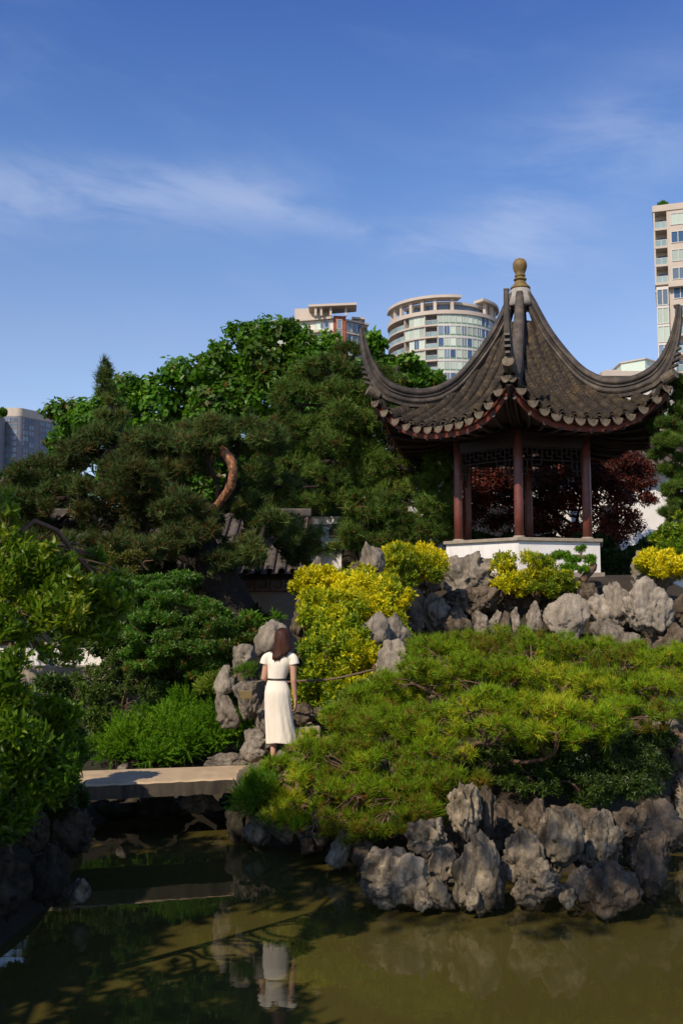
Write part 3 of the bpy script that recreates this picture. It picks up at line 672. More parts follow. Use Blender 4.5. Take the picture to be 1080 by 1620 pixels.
# beams and lattice frieze between the columns
for k in range(6):
    a, b = pol(1.73, A_N + k * PI / 3, 0), pol(1.73, A_N + (k + 1) * PI / 3, 0)
    d = (b - a) / np.linalg.norm(b - a); L = np.linalg.norm(b - a)
    up = lambda s, z: a + d * s + np.array([0, 0, z])
    put('tie_beam', Geo().add(*bar(up(0.09, 6.42), up(L - 0.09, 6.42), 0.10, 0.24)), M['dark_wood'], pav)
    put('upper_beam', Geo().add(*bar(up(0.09, 6.72), up(L - 0.09, 6.72), 0.12, 0.2)), M['dark_wood'], pav)
    g = Geo(); z0, z1 = 5.82, 6.28
    s0, s1 = 0.11, L - 0.11
    def lb(sa, za, sb, zb): g.add(*bar(up(sa, za), up(sb, zb), 0.026, 0.022))
    lb(s0, z1, s1, z1); lb(s0, z0 + 0.18, s1, z0 + 0.18)
    nx_ = 6; st = (s1 - s0) / nx_
    for i in range(nx_):
        x0 = s0 + i * st
        lb(x0, z0 + 0.18, x0, z1); lb(x0 + st * .5, z0 + 0.27, x0 + st * .5, z1)
        lb(x0, z0 + 0.36, x0 + st * .5, z0 + 0.36); lb(x0 + st * .5, z0 + 0.27, x0 + st, z0 + 0.27)
    for sgn, xs in ((1, s0), (-1, s1)):
        lb(xs + sgn * 0.012, z0 - 0.16, xs + sgn * 0.012, z1); lb(xs, z0 - 0.05, xs + sgn * 0.24, z0 - 0.05)
        lb(xs + sgn * 0.24, z0 - 0.05, xs + sgn * 0.24, z0 + 0.18); lb(xs + sgn * 0.12, z0 - 0.16, xs + sgn * 0.12, z0 + 0.18)
        lb(xs, z0 - 0.16, xs + sgn * 0.12, z0 - 0.16); lb(xs + sgn * 0.24, z0 + 0.07, xs + sgn * 0.48, z0 + 0.07); lb(xs + sgn * 0.48, z0 + 0.07, xs + sgn * 0.48, z0 + 0.18)
    put('lattice_frieze', g, M['frieze_shade_wood'], pav)
# low lattice backrest on the far sides, above the coping
# roof profiles (radius, height): ridge crest, corner surface, middle of a face
RT = np.array([(0.28, 10.42), (0.43, 10.16), (0.56, 9.90), (0.88, 9.33), (1.36, 8.68), (1.75, 8.26), (2.15, 8.0), (2.53, 7.87), (2.9, 7.84), (3.25, 7.90), (3.6, 8.10), (3.86, 8.48), (4.01, 8.88), (4.09, 9.22)])
RC = np.array([(0.28, 9.95), (0.56, 9.42), (0.88, 8.88), (1.36, 8.25), (1.75, 7.85), (2.15, 7.58), (2.53, 7.42), (2.9, 7.34), (3.25, 7.34), (3.6, 7.43), (3.85, 7.55), (4.2, 7.75)])
RM = np.array([(0.28, 9.85), (0.6, 9.15), (1.0, 8.48), (1.5, 7.83), (2.0, 7.34), (2.5, 6.99), (3.1, 6.68), (3.5, 6.5)])
def interp(T, x):
    return np.interp(x, T[:, 0], T[:, 1])
def smooth_tab(T):
    s = spline(T, 80); return s[np.argsort(s[:, 0])]
RTs, RCs, RMs = smooth_tab(RT), smooth_tab(RC), smooth_tab(RM)
C30 = math.cos(PI / 6); T30 = math.tan(PI / 6); SMAX = 3.85 * 0.5
def d_edge(s): return 3.08 + (3.85 * C30 - 3.08) * (abs(s) / SMAX) ** 2
def roof_z(s, d):
    w = min(1.0, abs(s) / max(d * T30, 1e-3))
    wm_ = w ** 2.6
    return float(interp(RMs, d) * (1 - wm_) + interp(RCs, d / C30) * wm_)
def face_pt(am, s, d, dz=0.0):
    """am: bearing of a face's middle; s across, d outward"""
    ca, sa = math.cos(am), math.sin(am)
    return np.array([PX + ca * d - sa * s, PY + sa * d + ca * s, roof_z(s, d) + dz])
ROWS = 13; SP = 2 * SMAX / ROWS
PITCHT = 0.085
def barrel_row(am, s):
    """a row of small overlapping cover tiles running down to the eave"""
    d0 = max(abs(s) / T30 + 0.05, 0.45); d1 = d_edge(s) + 0.03; g = Geo(); V = []
    n = max(2, int((d1 - d0) / PITCHT)); ds = np.linspace(d0, d1, n + 1)
    for i in range(n):
        jit = 0.006 * (random.random() - .5)
        for d, h in ((ds[i], -0.012), (ds[i + 1], 0.022 + jit)):
            for j in range(7):
                t = -1 + j / 3
                V.append(face_pt(am, s + math.sin(t * PI / 2) * 0.088 + jit, d, 0.0 + math.cos(t * PI / 2) * 0.130 + h))
    g.add(V, ringfaces(2 * n, 7, closed=False)); return g
def pan_row(am, s):
    d0 = max(abs(s) / T30 + 0.02, 0.42); d1 = d_edge(s) + 0.0; g = Geo(); V = []
    n = max(2, int((d1 - d0) / (PITCHT * 1.4))); ds = np.linspace(d0, d1, n + 1)
    for i in range(n):
        for d, h in ((ds[i], -0.006), (ds[i + 1], 0.010)):
            for j in range(5):
                t = -1 + j / 2; V.append(face_pt(am, s + t * 0.092, d, -0.055 + 0.045 * t * t + h))
    g.add(V, ringfaces(2 * n, 5, closed=False)); return g
for k in range(6):
    am = A_N + (k + 0.5) * PI / 3
    # roof board under the tiles
    g = Geo(); V = []; ns, nd = 17, 14
    for i in range(nd):
        for j in range(ns):
            tt = -1 + 2 * j / (ns - 1); u = i / (nd - 1)
            s_end = tt * SMAX; de = d_edge(s_end); d0 = 0.35
            d = d0 + (de - 0.06 - d0) * u; s = tt * (d0 * T30 * (1 - u) + SMAX * u) if u < 1 else s_end
            s = tt * min(d * T30, SMAX) if abs(tt) == 1 else s_end * (d / de)
            V.append((s, d))
    for dz in (-0.05, -0.16): g.add([face_pt(am, s, d, dz) for s, d in V], ringfaces(nd, ns, closed=False))
    put('roof_board', g, M['dark_wood'], pav, smooth=True)
    for i in range(ROWS):
        s = -SMAX + SP * (i + 0.5)
        put('tile_row', barrel_row(am, s), M['tile'], pav, smooth=False)
    for i in range(ROWS + 1):
        s = -SMAX + SP * i; s = max(-SMAX + 0.06, min(SMAX - 0.06, s))
        if 0 < i < ROWS: put('pan_tile_row', pan_row(am, s), M['tile'], pav, smooth=False)
        # the hanging drip tile: a shallow half disc with a rim
        d = d_edge(s) + 0.035; g = Geo(); n = 9
        Vf = []
        for t in np.linspace(0, PI, n):
            Vf.append((math.cos(t) * 0.125, -math.sin(t) * 0.145))
        V = []
        for off_, sc_, dd in ((0.0, 1.0, 0.0), (0.0, 1.0, 0.022), (0, 0.78, 0.022), (0, 0.72, 0.010)):
            for x, z in Vf: V.append(face_pt(am, s + x * sc_, d + dd - abs(x) * 0.1, 0) + (0, 0, -0.012 + z * sc_ + 0.35 * abs(x) * 0.3 - roof_z(s + x * sc_, d + dd) + roof_z(s, d)))
        g.add(V, ringfaces(4, n, closed=False) + [tuple(range(3 * n, 4 * n))])
        put('drip_tile', g, M['drip'], pav)
    for i in range(ROWS):   # curled end caps of the cover rows
        s = -SMAX + SP * (i + 0.5); d = d_edge(s) + 0.03; V = []
        for dd, rr in ((-0.03, 0.086), (0.03, 0.096), (0.03, 0.062), (-0.02, 0.056)):
            for j in range(9):
                t = -1 + j / 4; V.append(face_pt(am, s, d) + np.array([-math.sin(am) * math.sin(t * PI / 2) * rr + math.cos(am) * dd, math.cos(am) * math.sin(t * PI / 2) * rr + math.sin(am) * dd, 0.02 + math.cos(t * PI / 2) * rr]))
        put('cap_tile', Geo().add(V, ringfaces(4, 9, closed=False)), M['tile'], pav)
    # red eave board and soffit
    ss = np.linspace(-SMAX, SMAX, 30); V = []
    for zt, dd in ((-0.07, -0.06), (-0.27, -0.11), (-0.27, -0.15), (-0.07, -0.15)):
        for s in ss: V.append(face_pt(am, s, d_edge(s) - 0.02) + np.array([math.cos(am) * dd, math.sin(am) * dd, zt]))
    put('eave_board', Geo().add(V, ringfaces(4, 30, closed=False)), M['fascia'], pav)
    V = []
    for t in np.linspace(0, 1, 8):
        for s in ss:
            de = d_edge(s) - 0.12; d_in = 1.50; d = de * (1 - t) + d_in * t; s2 = s * (1 - t) + s / SMAX * 0.86 * t
            z = (roof_z(s, de) - 0.24) * (1 - t) + 6.84 * t - 0.10 * math.sin(PI * t)
            V.append(np.array([PX + math.cos(am) * d - math.sin(am) * s2, PY + math.sin(am) * d + math.cos(am) * s2, z]))
    put('soffit', Geo().add(V, ringfaces(8, 30, closed=False)), M['dark_wood'], pav, smooth=True)
    for i in range(10):
        s = -SMAX + 2 * SMAX * (i + 0.5) / 10; de = d_edge(s) - 0.10
        a = np.array([PX + math.cos(am) * de - math.sin(am) * s, PY + math.sin(am) * de + math.cos(am) * s, roof_z(s, de) - 0.31])
        s2 = s / SMAX * 0.86; b = np.array([PX + math.cos(am) * 1.52 - math.sin(am) * s2, PY + math.sin(am) * 1.52 + math.cos(am) * s2, 6.76])
        mid = (a + b) / 2 - np.array([0, 0, 0.10]); path = spline([a, mid, b], 6)
        put('rafter', Geo().add(*tube(path, 0.042, 6)), M['dark_wood'], pav)
put('ceiling', Geo().add(*hexprism(1.75, 6.84, 6.9)), M['dark_wood'], pav)
# ridges
PROF = [(-0.10, 0.0), (-0.115, 0.16), (-0.14, 0.20), (-0.165, 0.27), (-0.165, 0.34), (-0.14, 0.41), (-0.095, 0.445), (-0.095, 0.49), (-0.135, 0.52), (-0.135, 0.57), (-0.085, 0.60), (-0.085, 0.65),
        (-0.135, 0.69), (-0.15, 0.76), (-0.145, 0.87), (-0.10, 0.96), (-0.04, 1.0)]
PROF = [(x * .86, y) for x, y in PROF]
PROF = PROF + [(-x, y) for x, y in PROF[::-1]]
TR = spline(RT, 60)
for k in range(6):
    av = A_N + k * PI / 3; ca, sa = math.cos(av), math.sin(av)
    V = []; npf = len(PROF)
    tang = np.gradient(TR, axis=0); tang /= np.linalg.norm(tang, axis=1)[:, None]
    for i, (r, z) in enumerate(TR):
        nr, nz = -tang[i][1], tang[i][0]           # in-plane normal (outward/up)
        if r < 3.45:
            zb = interp(RCs, r) - 0.06; H = (z - zb) * max(nz, 0.35)
            H = min(H, 0.46)
        else: H = None
        u = (r - 3.25) / (4.09 - 3.25)
        if H is None or u > 0:
            Hs = 0.44 * (1 - max(u, 0)) ** 0.8 + 0.11; H = Hs if H is None else H * (1 - min(1, u * 4)) + Hs * min(1, u * 4)
        wsc = 1.0 if u < 0 else 1 - 0.62 * u
        if r < 0.8: wsc = 0.72 + 0.28 * (r - 0.28) / 0.52
        for x, h in PROF:
            rr = r - nr * H * (1 - h); zz = z - nz * H * (1 - h)
            V.append((PX + ca * rr - sa * x * wsc, PY + sa * rr + ca * x * wsc, zz))
    rg = put('hip_ridge', Geo().add(V, ringfaces(len(TR), npf)), M['ridge'], pav, smooth=False)
    # jagged ornament under the upturned corner, and end tile
    g = Geo()
    for q, (r, z, l) in enumerate(((3.98, 7.98, .20), (4.02, 8.10, .17), (4.05, 8.22, .15), (3.93, 7.86, .22))):
        a = np.array([PX + ca * (r - .16), PY + sa * (r - .16), z - 0.02]); b = np.array([PX + ca * (r + l * .6), PY + sa * (r + l * .6), z + 0.06])
        g.add(*bar(a, b, 0.13 - q * 0.012, 0.05))
    put('corner_ornament', g, M['ridge'], rg)
    g = Geo(); a = pol(3.72, av, 7.62); b = pol(4.0, av, 7.74); g.add(*tube([a, b], [0.12, 0.13], 14))
    put('corner_tile', g, M['drip'], rg, smooth=False)
    g = Geo(); t_ = pol(4.09, av, 9.235); g.add(*box((t_[0], t_[1], t_[2]), (0.13, 0.12, 0.04), av)); g.add(*box((t_[0], t_[1], t_[2] - 0.04), (0.12, 0.10, 0.03), av))
    put('tip_cap', g, M['ridge'], rg, bevel=0.01)
    # red hip rafter under the corner, darkened in colour for eave shade
    path = spline([pol(1.65, av, 6.80), pol(2.7, av, 6.82), pol(3.4, av, 7.0), pol(3.80, av, 7.30)], 10)
    put('hip_rafter', Geo().add(*tube(path, 0.085, 4)), M['dark_wood'], pav)
# finial
put('finial_mortar', Geo().add(*lathe([(0, 10.05), (0.40, 10.05), (0.34, 10.25), (0.27, 10.42), (0.25, 10.50), (0.20, 10.58), (0, 10.6)], 18, (PX, PY, 0))), M['mortar'], pav, smooth=True)
fz = 10.53
prof = [(0, 0), (0.24, 0.0), (0.255, 0.025), (0.24, 0.06), (0.20, 0.085), (0.17, 0.13), (0.135, 0.19), (0.12, 0.225), (0.155, 0.235), (0.165, 0.255), (0.15, 0.28), (0.11, 0.285), (0.105, 0.31), (0.125, 0.33), (0.14, 0.35), (0.125, 0.375),
        (0.115, 0.40), (0.135, 0.45), (0.165, 0.52), (0.178, 0.59), (0.175, 0.66), (0.155, 0.72), (0.115, 0.77), (0.06, 0.795), (0, 0.80)]
put('gourd_finial', Geo().add(*lathe(prof, 32, (PX, PY, fz))), M['finial'], pav, smooth=True)

# ------------------------------------------------------------------ city buildings
M['slab'] = plain('beige_concrete', (0.50, 0.43, 0.36), 0.8, 0.08, 0.3, 0)
M['white_wall'] = plain('white_render', (0.62, 0.58, 0.53), 0.8, 0.06, 0.3, 0)
M['grey_wall'] = plain('grey_render', (0.22, 0.22, 0.25), 0.8, 0.08, 0.2, 0)
M['brick'] = plain('red_brick_wall', (0.30, 0.085, 0.05), 0.85, 0.2, 1.5, 0)
M['frame'] = plain('window_frame_paint', (0.55, 0.54, 0.50), 0.6, 0.05, 1, 0)
M['dark_in'] = plain('shaded_interior', (0.06, 0.06, 0.06), 0.9, 0.3, 1, 0)
M['spandrel'] = plain('green_spandrel', (0.10, 0.20, 0.13), 0.4, 0.2, 1, 0)
def glass(name, c, rough=0.08):
    m, nt, bs = material(name); oi = N(nt, 'ShaderNodeObjectInfo')
    lo = tuple(x * 0.7 for x in c); hi = tuple(min(1, x * 1.3) for x in c)
    nt.links.new(ramp(nt, oi.outputs['Random'], [(0, lo), (1, hi)]), bs.inputs['Base Color'])
    bs.inputs['Roughness'].default_value = rough; bs.inputs['Specular IOR Level'].default_value = 0.7; return m
M['glass_green'] = glass('curtained_green_glass', (0.46, 0.54, 0.44), 0.15)
M['glass_blue'] = glass('blue_glass', (0.05, 0.10, 0.19))
M['glass_grey'] = glass('grey_glass', (0.16, 0.22, 0.28))
M['glass_rail'] = glass('railing_glass', (0.22, 0.30, 0.29), 0.12)

def window_mesh(w, h, nmull=0, fr=0.10, mat='frame', d=0.16):
    """frame lying in the x-z plane facing -y, centred"""
    g = Geo()
    g.add(*box((0, 0, h / 2 - fr / 2), (w, d, fr))); g.add(*box((0, 0, -h / 2 + fr / 2), (w, d, fr)))
    for x in [-w / 2 + fr / 2, w / 2 - fr / 2] + [-w / 2 + w * (i + 1) / (nmull + 1) for i in range(nmull)]:
        g.add(*box((x, 0.004, 0), (fr, d - 0.01, h - 2 * fr)))
    return g.mesh('window_frame', M[mat])
def pane_mesh(w, h, mat): return Geo().add(*box((0, 0.05, 0), (w, 0.05, h))).mesh('pane', M[mat])
def add_window(root, wm_, pm_, loc, rz, name='window'):
    w = inst(name, wm_, root, tuple(np.array(loc) - root_loc(root)), (0, 0, rz))
    p = inst('pane', pm_, w); return w
def quadprism(pts, z0, z1):
    n = len(pts); V = [(x, y, z) for z in (z0, z1) for x, y in pts]
    return np.array(V), [tuple(range(n))[::-1], tuple(range(n, 2 * n))] + [(k, (k + 1) % n, n + (k + 1) % n, n + k) for k in range(n)]
def ringsector(c, r0, r1, a0, a1, z0, z1, n=40):
    """a: degrees, 0 faces the camera, positive to the right"""
    V = []
    for a in np.linspace(a0, a1, n):
        t = math.radians(a) ; dx, dy = math.sin(t), -math.cos(t)
        for r, z in ((r0, z0), (r1, z0), (r1, z1), (r0, z1)): V.append((c[0] + dx * r, c[1] + dy * r, z))
    return np.array(V), ringfaces(n, 4)

# round glass tower
c3 = P(700, 500, 247.0); R3 = 13.6; FH = 2.87
t3 = empty('round_tower', (c3[0], c3[1], 0), 'round apartment tower with curved green glass front and a broken ring canopy on its roof', 'tower')
ztop = P(700, 494, 233.4)[2]
put('core', Geo().add(*lathe([(0, 0), (R3 - 1.6, 0), (R3 - 1.6, ztop - 0.3), (0, ztop - 0.3)], 64, (c3[0], c3[1], 0))), M['grey_wall'], t3)
NF = 8
for i in range(NF + 1):
    z = ztop - i * FH
    th = 0.95 if i == 0 else 0.42
    put('floor_slab', Geo().add(*ringsector(c3, R3 - 3.0, R3 + (0.45 if i == 0 else 0.25), -175, -11 if i else 100, z - 0.42, z - 0.42 + th, 70)), M['slab'], t3)
    if i: put('floor_band', Geo().add(*ringsector(c3, R3 - 3.0, R3 + 0.12, -11, 120, z - 0.42, z, 50)), M['frame'], t3)
put('lower_walls', Geo().add(*lathe([(0, 0), (R3, 0), (R3, ztop - NF * FH - 0.43), (0, ztop - NF * FH - 0.43)], 64, (c3[0], c3[1], 0))), M['slab'], t3)
dA = 6.0; wv = 2 * R3 * math.sin(math.radians(dA / 2)) 
wmesh = {n: window_mesh(wv * 0.995, FH - 0.43, n, 0.09) for n in (0, 1)}
pmesh = {k: pane_mesh(wv * 0.97, FH - 0.5, k) for k in ('glass_green', 'glass_blue', 'glass_grey')}
sp_mesh = Geo().add(*box((0, -0.06, 0), (wv * 0.9, 0.05, 0.34))).mesh('spandrel', M['spandrel'])
rail = Geo().add(*box((0, 0, 0), (wv * 0.99, 0.04, 0.95))).mesh('railing_panel', M['glass_rail'])
railtop = Geo().add(*box((0, 0, 0.5), (wv * 1.0, 0.09, 0.07))).mesh('railing_rail', M['frame'])
def on3(a, r, z): t = math.radians(a); return (c3[0] + math.sin(t) * r, c3[1] - math.cos(t) * r, z)
for i in range(NF):
    zc = ztop - i * FH - 0.42 - (FH - 0.42) / 2
    for j in range(16):
        a = -8 + dA * j
        if a > 86: break
        rr_ = random.random(); m_ = 'glass_green' if rr_ < 0.66 - 0.004 * max(0, a - 30) else ('glass_blue' if rr_ > 0.86 - 0.003 * a else 'glass_grey')
        if a > 52 and random.random() < 0.6: m_ = 'glass_blue'
        w_ = add_window(t3, wmesh[1 if j % 3 == 1 else 0], pmesh[m_], on3(a, R3, zc), math.radians(a))
        inst('spandrel', sp_mesh, w_, (0, 0, -(FH - 0.43) / 2 + 0.28))
    for a in (-28, -34, -40) if i % 2 == 0 else (-28, -34, -40, -46):
        add_window(t3, wmesh[1], pmesh['glass_green' if random.random() < .75 or i > 3 else 'glass_blue'], on3(a, R3 - 0.15, zc), math.radians(a))
    for a in (-14.5, -20.5, -52, -58, -64, -70, -76, -82, -88):
        r_ = inst('railing', rail, t3, tuple(np.array(on3(a, R3 + 0.1, ztop - (i + 1) * FH + 0.55)) - root_loc(t3)), (0, 0, math.radians(a)))
        inst('top_rail', railtop, r_)
        w_ = inst('balcony_door', pmesh['glass_grey' if random.random() < .5 else 'glass_blue'], t3, tuple(np.array(on3(a, R3 - 1.75, zc)) - root_loc(t3)), (0, 0, math.radians(a)))
    for a in (-11.2, -24.5, -49):
        p0 = on3(a, R3 - 0.9, zc); put('dividing_wall', Geo().add(*box(p0, (0.25, 1.9, FH - 0.43), math.radians(a))), M['slab'], t3)
zt = ztop + 0.55
put('penthouse_wall', Geo().add(*ringsector(c3, 5, R3 - 2.6, -60, 75, zt, zt + 2.1, 40)), M['glass_grey'], t3)
put('penthouse_roof', Geo().add(*ringsector(c3, 0.5, R3 - 2.1, -62, 78, zt + 2.1, zt + 2.7, 40)), M['slab'], t3)
zc_ = P(700, 468.5, 233.0)[2]
for a0, a1 in ((-97, 13), (38, 97)):
    put('ring_canopy', Geo().add(*ringsector(c3, R3 - 2.6, R3 + 0.5, a0, a1, zc_ - 0.25, zc_ + 0.42, 26 if a0 < 0 else 12)), M['slab'], t3)
for a in (-86, -72, -57, -42, -28, -14, 4, 47, 62, 78):
    p0 = on3(a, R3 - 0.7, (zt + zc_ - 0.25) / 2); put('canopy_post', Geo().add(*box(p0, (0.75, 0.75, zc_ - 0.25 - zt), math.radians(a))), M['slab'], t3)

# brick and white block
b2 = P(527, 520, 220)
t2 = empty('brick_block', (b2[0], b2[1], 0), 'white apartment block with a red brick stair tower and flat oversailing roof behind treetops', 'apartment block')
def dirv(deg): t = math.radians(deg); return np.array([math.cos(t), math.sin(t)])
dl, dr_ = -dirv(-16), dirv(40)          # left and right wall directions
p0 = b2[:2]; zr = P(527, 503, 220)[2]
wl_, wr_ = 14.0, 9.0
foot = [p0 + dl * wl_, p0, p0 + dr_ * wr_, p0 + dr_ * wr_ + dl * wl_ + np.array([0, 6])]
put('wall', Geo().add(*quadprism(foot, 0, zr)), M['white_wall'], t2)
bt = [p0 + np.array([0, -0.5]), p0 + dirv(10) * 2.9 + np.array([0, -0.6]), p0 + dirv(10) * 2.9 + (0, 3), p0 + (0, 3)]
put('brick_tower', Geo().add(*quadprism(bt, 0, zr + 0.4)), M['brick'], t2)
wm2 = window_mesh(1.15, 2.3, 0, 0.1); pm2 = pane_mesh(1.1, 2.2, 'glass_grey')
for i in range(5):
    q = p0 + dirv(10) * 1.45 + np.array([0, -0.62]); add_window(t2, wm2, pm2, (q[0], q[1], zr - 1.6 - i * 2.5), math.radians(8))
for i in range(5):
    z = zr - i * 2.9
    put('floor_slab', Geo().add(*quadprism([p0 + dl * (wl_ + 1) - (0, 1.2), p0 - dl * 0 + (0.0, -0.9) + dl * 0.4, p0 + dl * .4 + (0, 1), p0 + dl * wl_ + (0, 1)], z - 0.35, z + 0.25)), M['slab'], t2)
    e0 = p0 + dirv(10) * 2.95
    put('floor_slab', Geo().add(*quadprism([e0 + (0, -0.5), e0 + dr_ * 6.4 + (0.4, -0.8), e0 + dr_ * 6.2 + (0, 2), e0 + (0, 2)], z - 0.3 - 0.3, z + 0.1 - 0.3)), M['slab'], t2)
    wa = window_mesh(1.5, 2.1, 0, 0.09); pa = {k: pane_mesh(1.45, 2.0, k) for k in ('glass_green', 'glass_blue', 'glass_grey')}
    for j in range(7):
        q = p0 + dl * (1.6 + j * 1.8) + np.array([-0.03, -0.1]); 
        if j % 3 != 2: add_window(t2, wa, pa[random.choice(['glass_green', 'glass_green', 'glass_grey'])], (q[0], q[1], z - 1.6), math.radians(-16))
    for j in range(4):
        q = e0 + dr_ * (0.8 + j * 1.55) + np.array([0.1, -0.25]); add_window(t2, wa, pa[random.choice(['glass_green', 'glass_blue', 'glass_grey'])], (q[0], q[1], z - 1.85), math.radians(40))
zc2 = P(527, 490, 220)[2]
ph = [p0 + dl * 9.2, p0 + dl * 0.4 + (0, 1.5), p0 + dl * 0.4 + (0, 7), p0 + dl * 9 + (0, 7)]
put('penthouse', Geo().add(*quadprism(ph, zr + 0.25, zc2 + 1.0)), M['slab'], t2)
q0 = P(488, 487, 219)[:2]; q1 = P(564, 497, 216)[:2]
put('oversailing_roof', Geo().add(*quadprism([q0 + (0, -1), q1 + (0, 0.5), q1 + (0, 6), q0 + (0, 6)], zc2 + 0.1, zc2 + 0.6)), M['slab'], t2)
for px_ in (499, 508, 523, 547):
    q = P(px_, 500, 218.5); put('roof_post', Geo().add(*box((q[0], q[1], (zr + zc2) / 2 + .1), (0.5, 0.5, zc2 - zr + 0.1))), M['slab'], t2)
q0 = P(556, 505, 224)[:2]; q1 = P(577, 503, 224)[:2]
put('small_canopy', Geo().add(*quadprism([q0 + (0, -1), q1 + (0, -0.5), q1 + (0, 4), q0 + (0, 4)], P(560, 506, 224)[2], P(560, 503, 224)[2])), M['slab'], t2)
q = P(566, 508, 225); put('canopy_post', Geo().add(*box((q[0], q[1], q[2] - .4), (1.6, 1.6, 2.2))), M['white_wall'], t2)

# tall tower at the right edge
YD = 152.0; b4 = P(1037, 500, YD)
t4 = empty('balcony_tower', (b4[0], b4[1], 0), 'tall cream apartment tower with stacked balconies cut by the right edge of the photo', 'tower')
X0 = b4[0]; zt4 = P(1040, 336, YD)[2]; FH4 = 2.93; NS = 4
zs4 = P(1040, 456, YD)[2]; S4 = 1 / 1575 * YD
put('wall', Geo().add(*quadprism([(X0 + 2.0, YD), (X0 + 16, YD), (X0 + 16, YD + 14), (X0 + 2.0, YD + 14)], 0, zt4)), M['slab'], t4)
put('side_wall', Geo().add(*quadprism([(X0 + 0.0, YD + 2.0), (X0 + 1.99, YD + 2.0), (X0 + 1.99, YD + 13), (X0, YD + 13)], zs4, zt4)), M['slab'], t4)
put('roof_slab', Geo().add(*quadprism([(X0 - 0.1, YD - 0.15), (X0 + 16.2, YD - 0.15), (X0 + 16.2, YD + 14.2), (X0 - 0.1, YD + 14.2)], zt4, zt4 + 1.0)), M['slab'], t4)
wl4 = window_mesh(2.1, 1.9, 1, 0.1); pl4 = {k: pane_mesh(2.0, 1.8, k) for k in ('glass_green', 'glass_blue', 'glass_grey')}
rl4 = Geo().add(*box((0, 0, 0), (1.9, 0.05, 1.0))).mesh('railing_panel', M['glass_rail'])
rt4 = Geo().add(*box((0, 0, .5), (1.95, 0.1, 0.08))).add(*box((0.92, 0, 0), (0.08, 0.1, 1.0))).add(*box((0.1, 0, 0), (0.06, 0.1, 1.0))).mesh('railing_frame', M['frame'])
for i in range(12):
    z = zt4 - (i + 1) * FH4
    if i < NS:
        put('balcony_slab', Geo().add(*quadprism([(X0, YD - .05), (X0 + 1.99, YD - .05), (X0 + 1.99, YD + 2), (X0, YD + 2)], z - 0.1, z + 0.25)), M['slab'], t4)
        put('balcony_pier', Geo().add(*box((X0 + 0.12, YD + 0.12, z + FH4 / 2 + .1), (0.24, 0.24, FH4 - 0.3))), M['slab'], t4)
        r_ = inst('railing', rl4, t4, (1.0, 0.1, z + 0.75)); inst('railing_frame', rt4, r_)
        inst('balcony_door', pl4['glass_blue'], t4, (1.25, 1.93, z + 1.3), (0, 0, 0), (0.6, 1, 1))
        for j in range(5): add_window(t4, wl4, pl4[['glass_green', 'glass_blue', 'glass_green', 'glass_grey'][(i + j) % 4]], (X0 + 3.6 + j * 2.75, YD - 0.03, z + 1.45), 0)
    else:
        for j in range(5): add_window(t4, wl4, pl4[['glass_green', 'glass_blue', 'glass_grey'][(i + j) % 3]], (X0 + 3.7 + j * 2.75, YD - 0.03, z + 1.3), 0)
        if i > NS:
            put('balcony_slab', Geo().add(*quadprism([(X0 + 2.9, YD - 1.6), (X0 + 12, YD - 1.6), (X0 + 12, YD - .01), (X0 + 2.9, YD - .01)], z - 0.1, z + 0.2)), M['slab'], t4)
            for j in range(4): r_ = inst('railing', rl4, t4, (4.0 + j * 2.0, -1.5, z + 0.75)); inst('railing_frame', rt4, r_)
put('stage_wall', Geo().add(*quadprism([(X0 + 0.15, YD - 0.5), (X0 + 1.95, YD - 0.5), (X0 + 1.95, YD + 12), (X0 + 0.15, YD + 12)], 0, zs4)), M['white_wall'], t4)
put('stage_ledge', Geo().add(*quadprism([(X0 + 1.96, YD - 1.0), (X0 + 14, YD - 1.0), (X0 + 14, YD - .01), (X0 + 1.96, YD - .01)], zs4 - 0.3, zs4 + 0.4)), M['slab'], t4)
wg4 = window_mesh(1.75, 2.6, 1, 0.12); pg4 = pane_mesh(1.6, 2.5, 'glass_green'); pg5 = pane_mesh(1.6, 2.5, 'glass_grey')
for i in range(14):
    add_window(t4, wg4, pg5 if i % 3 == 0 else pg4, (X0 + 1.05, YD - 0.53, zs4 - 1.7 - i * FH4), 0)

t4.rotation_euler = (0, 0, -math.atan2(b4[0], b4[1]) - 0.01)

# low block with a glass penthouse
YL = 140.0
b5 = P(1000, 600, YL)
t5 = empty('low_glass_block', (b5[0], b5[1], 0), 'low pale block with a greenish glass penthouse seen under the right sweep of the roof', 'apartment block')
z5 = P(1000, 596, YL)[2]
put('wall', Geo().add(*quadprism([(P(938, 0, YL)[0], YL), (P(1120, 0, YL)[0], YL), (P(1120, 0, YL)[0], YL + 15), (P(938, 0, YL)[0], YL + 15)], 0, z5)), M['white_wall'], t5)
put('parapet', Geo().add(*quadprism([(P(935, 0, YL)[0], YL - .6), (P(1032, 0, YL)[0], YL - .6), (P(1032, 0, YL)[0], YL + 1), (P(935, 0, YL)[0], YL + 1)], z5, z5 + .7)), M['slab'], t5)
gx0, gx1 = P(972, 0, YL + 2)[0], P(1030, 0, YL + 2)[0]
put('glass_penthouse', Geo().add(*quadprism([(gx0, YL + 4), ((gx0 + gx1) / 2, YL + 1.5), (gx1, YL + 4), (gx1, YL + 9), (gx0, YL + 9)], z5, P(1000, 570, YL + 2)[2])), M['glass_green'], t5)
put('roof_plate', Geo().add(*quadprism([(gx0 - .2, YL + 3.9), ((gx0 + gx1) / 2, YL + 1.2), (gx1 + .2, YL + 3.9), (gx1 + .2, YL + 9.2), (gx0 - .2, YL + 9.2)], P(1000, 570, YL + 2)[2], P(1000, 568, YL + 2)[2])), M['slab'], t5)
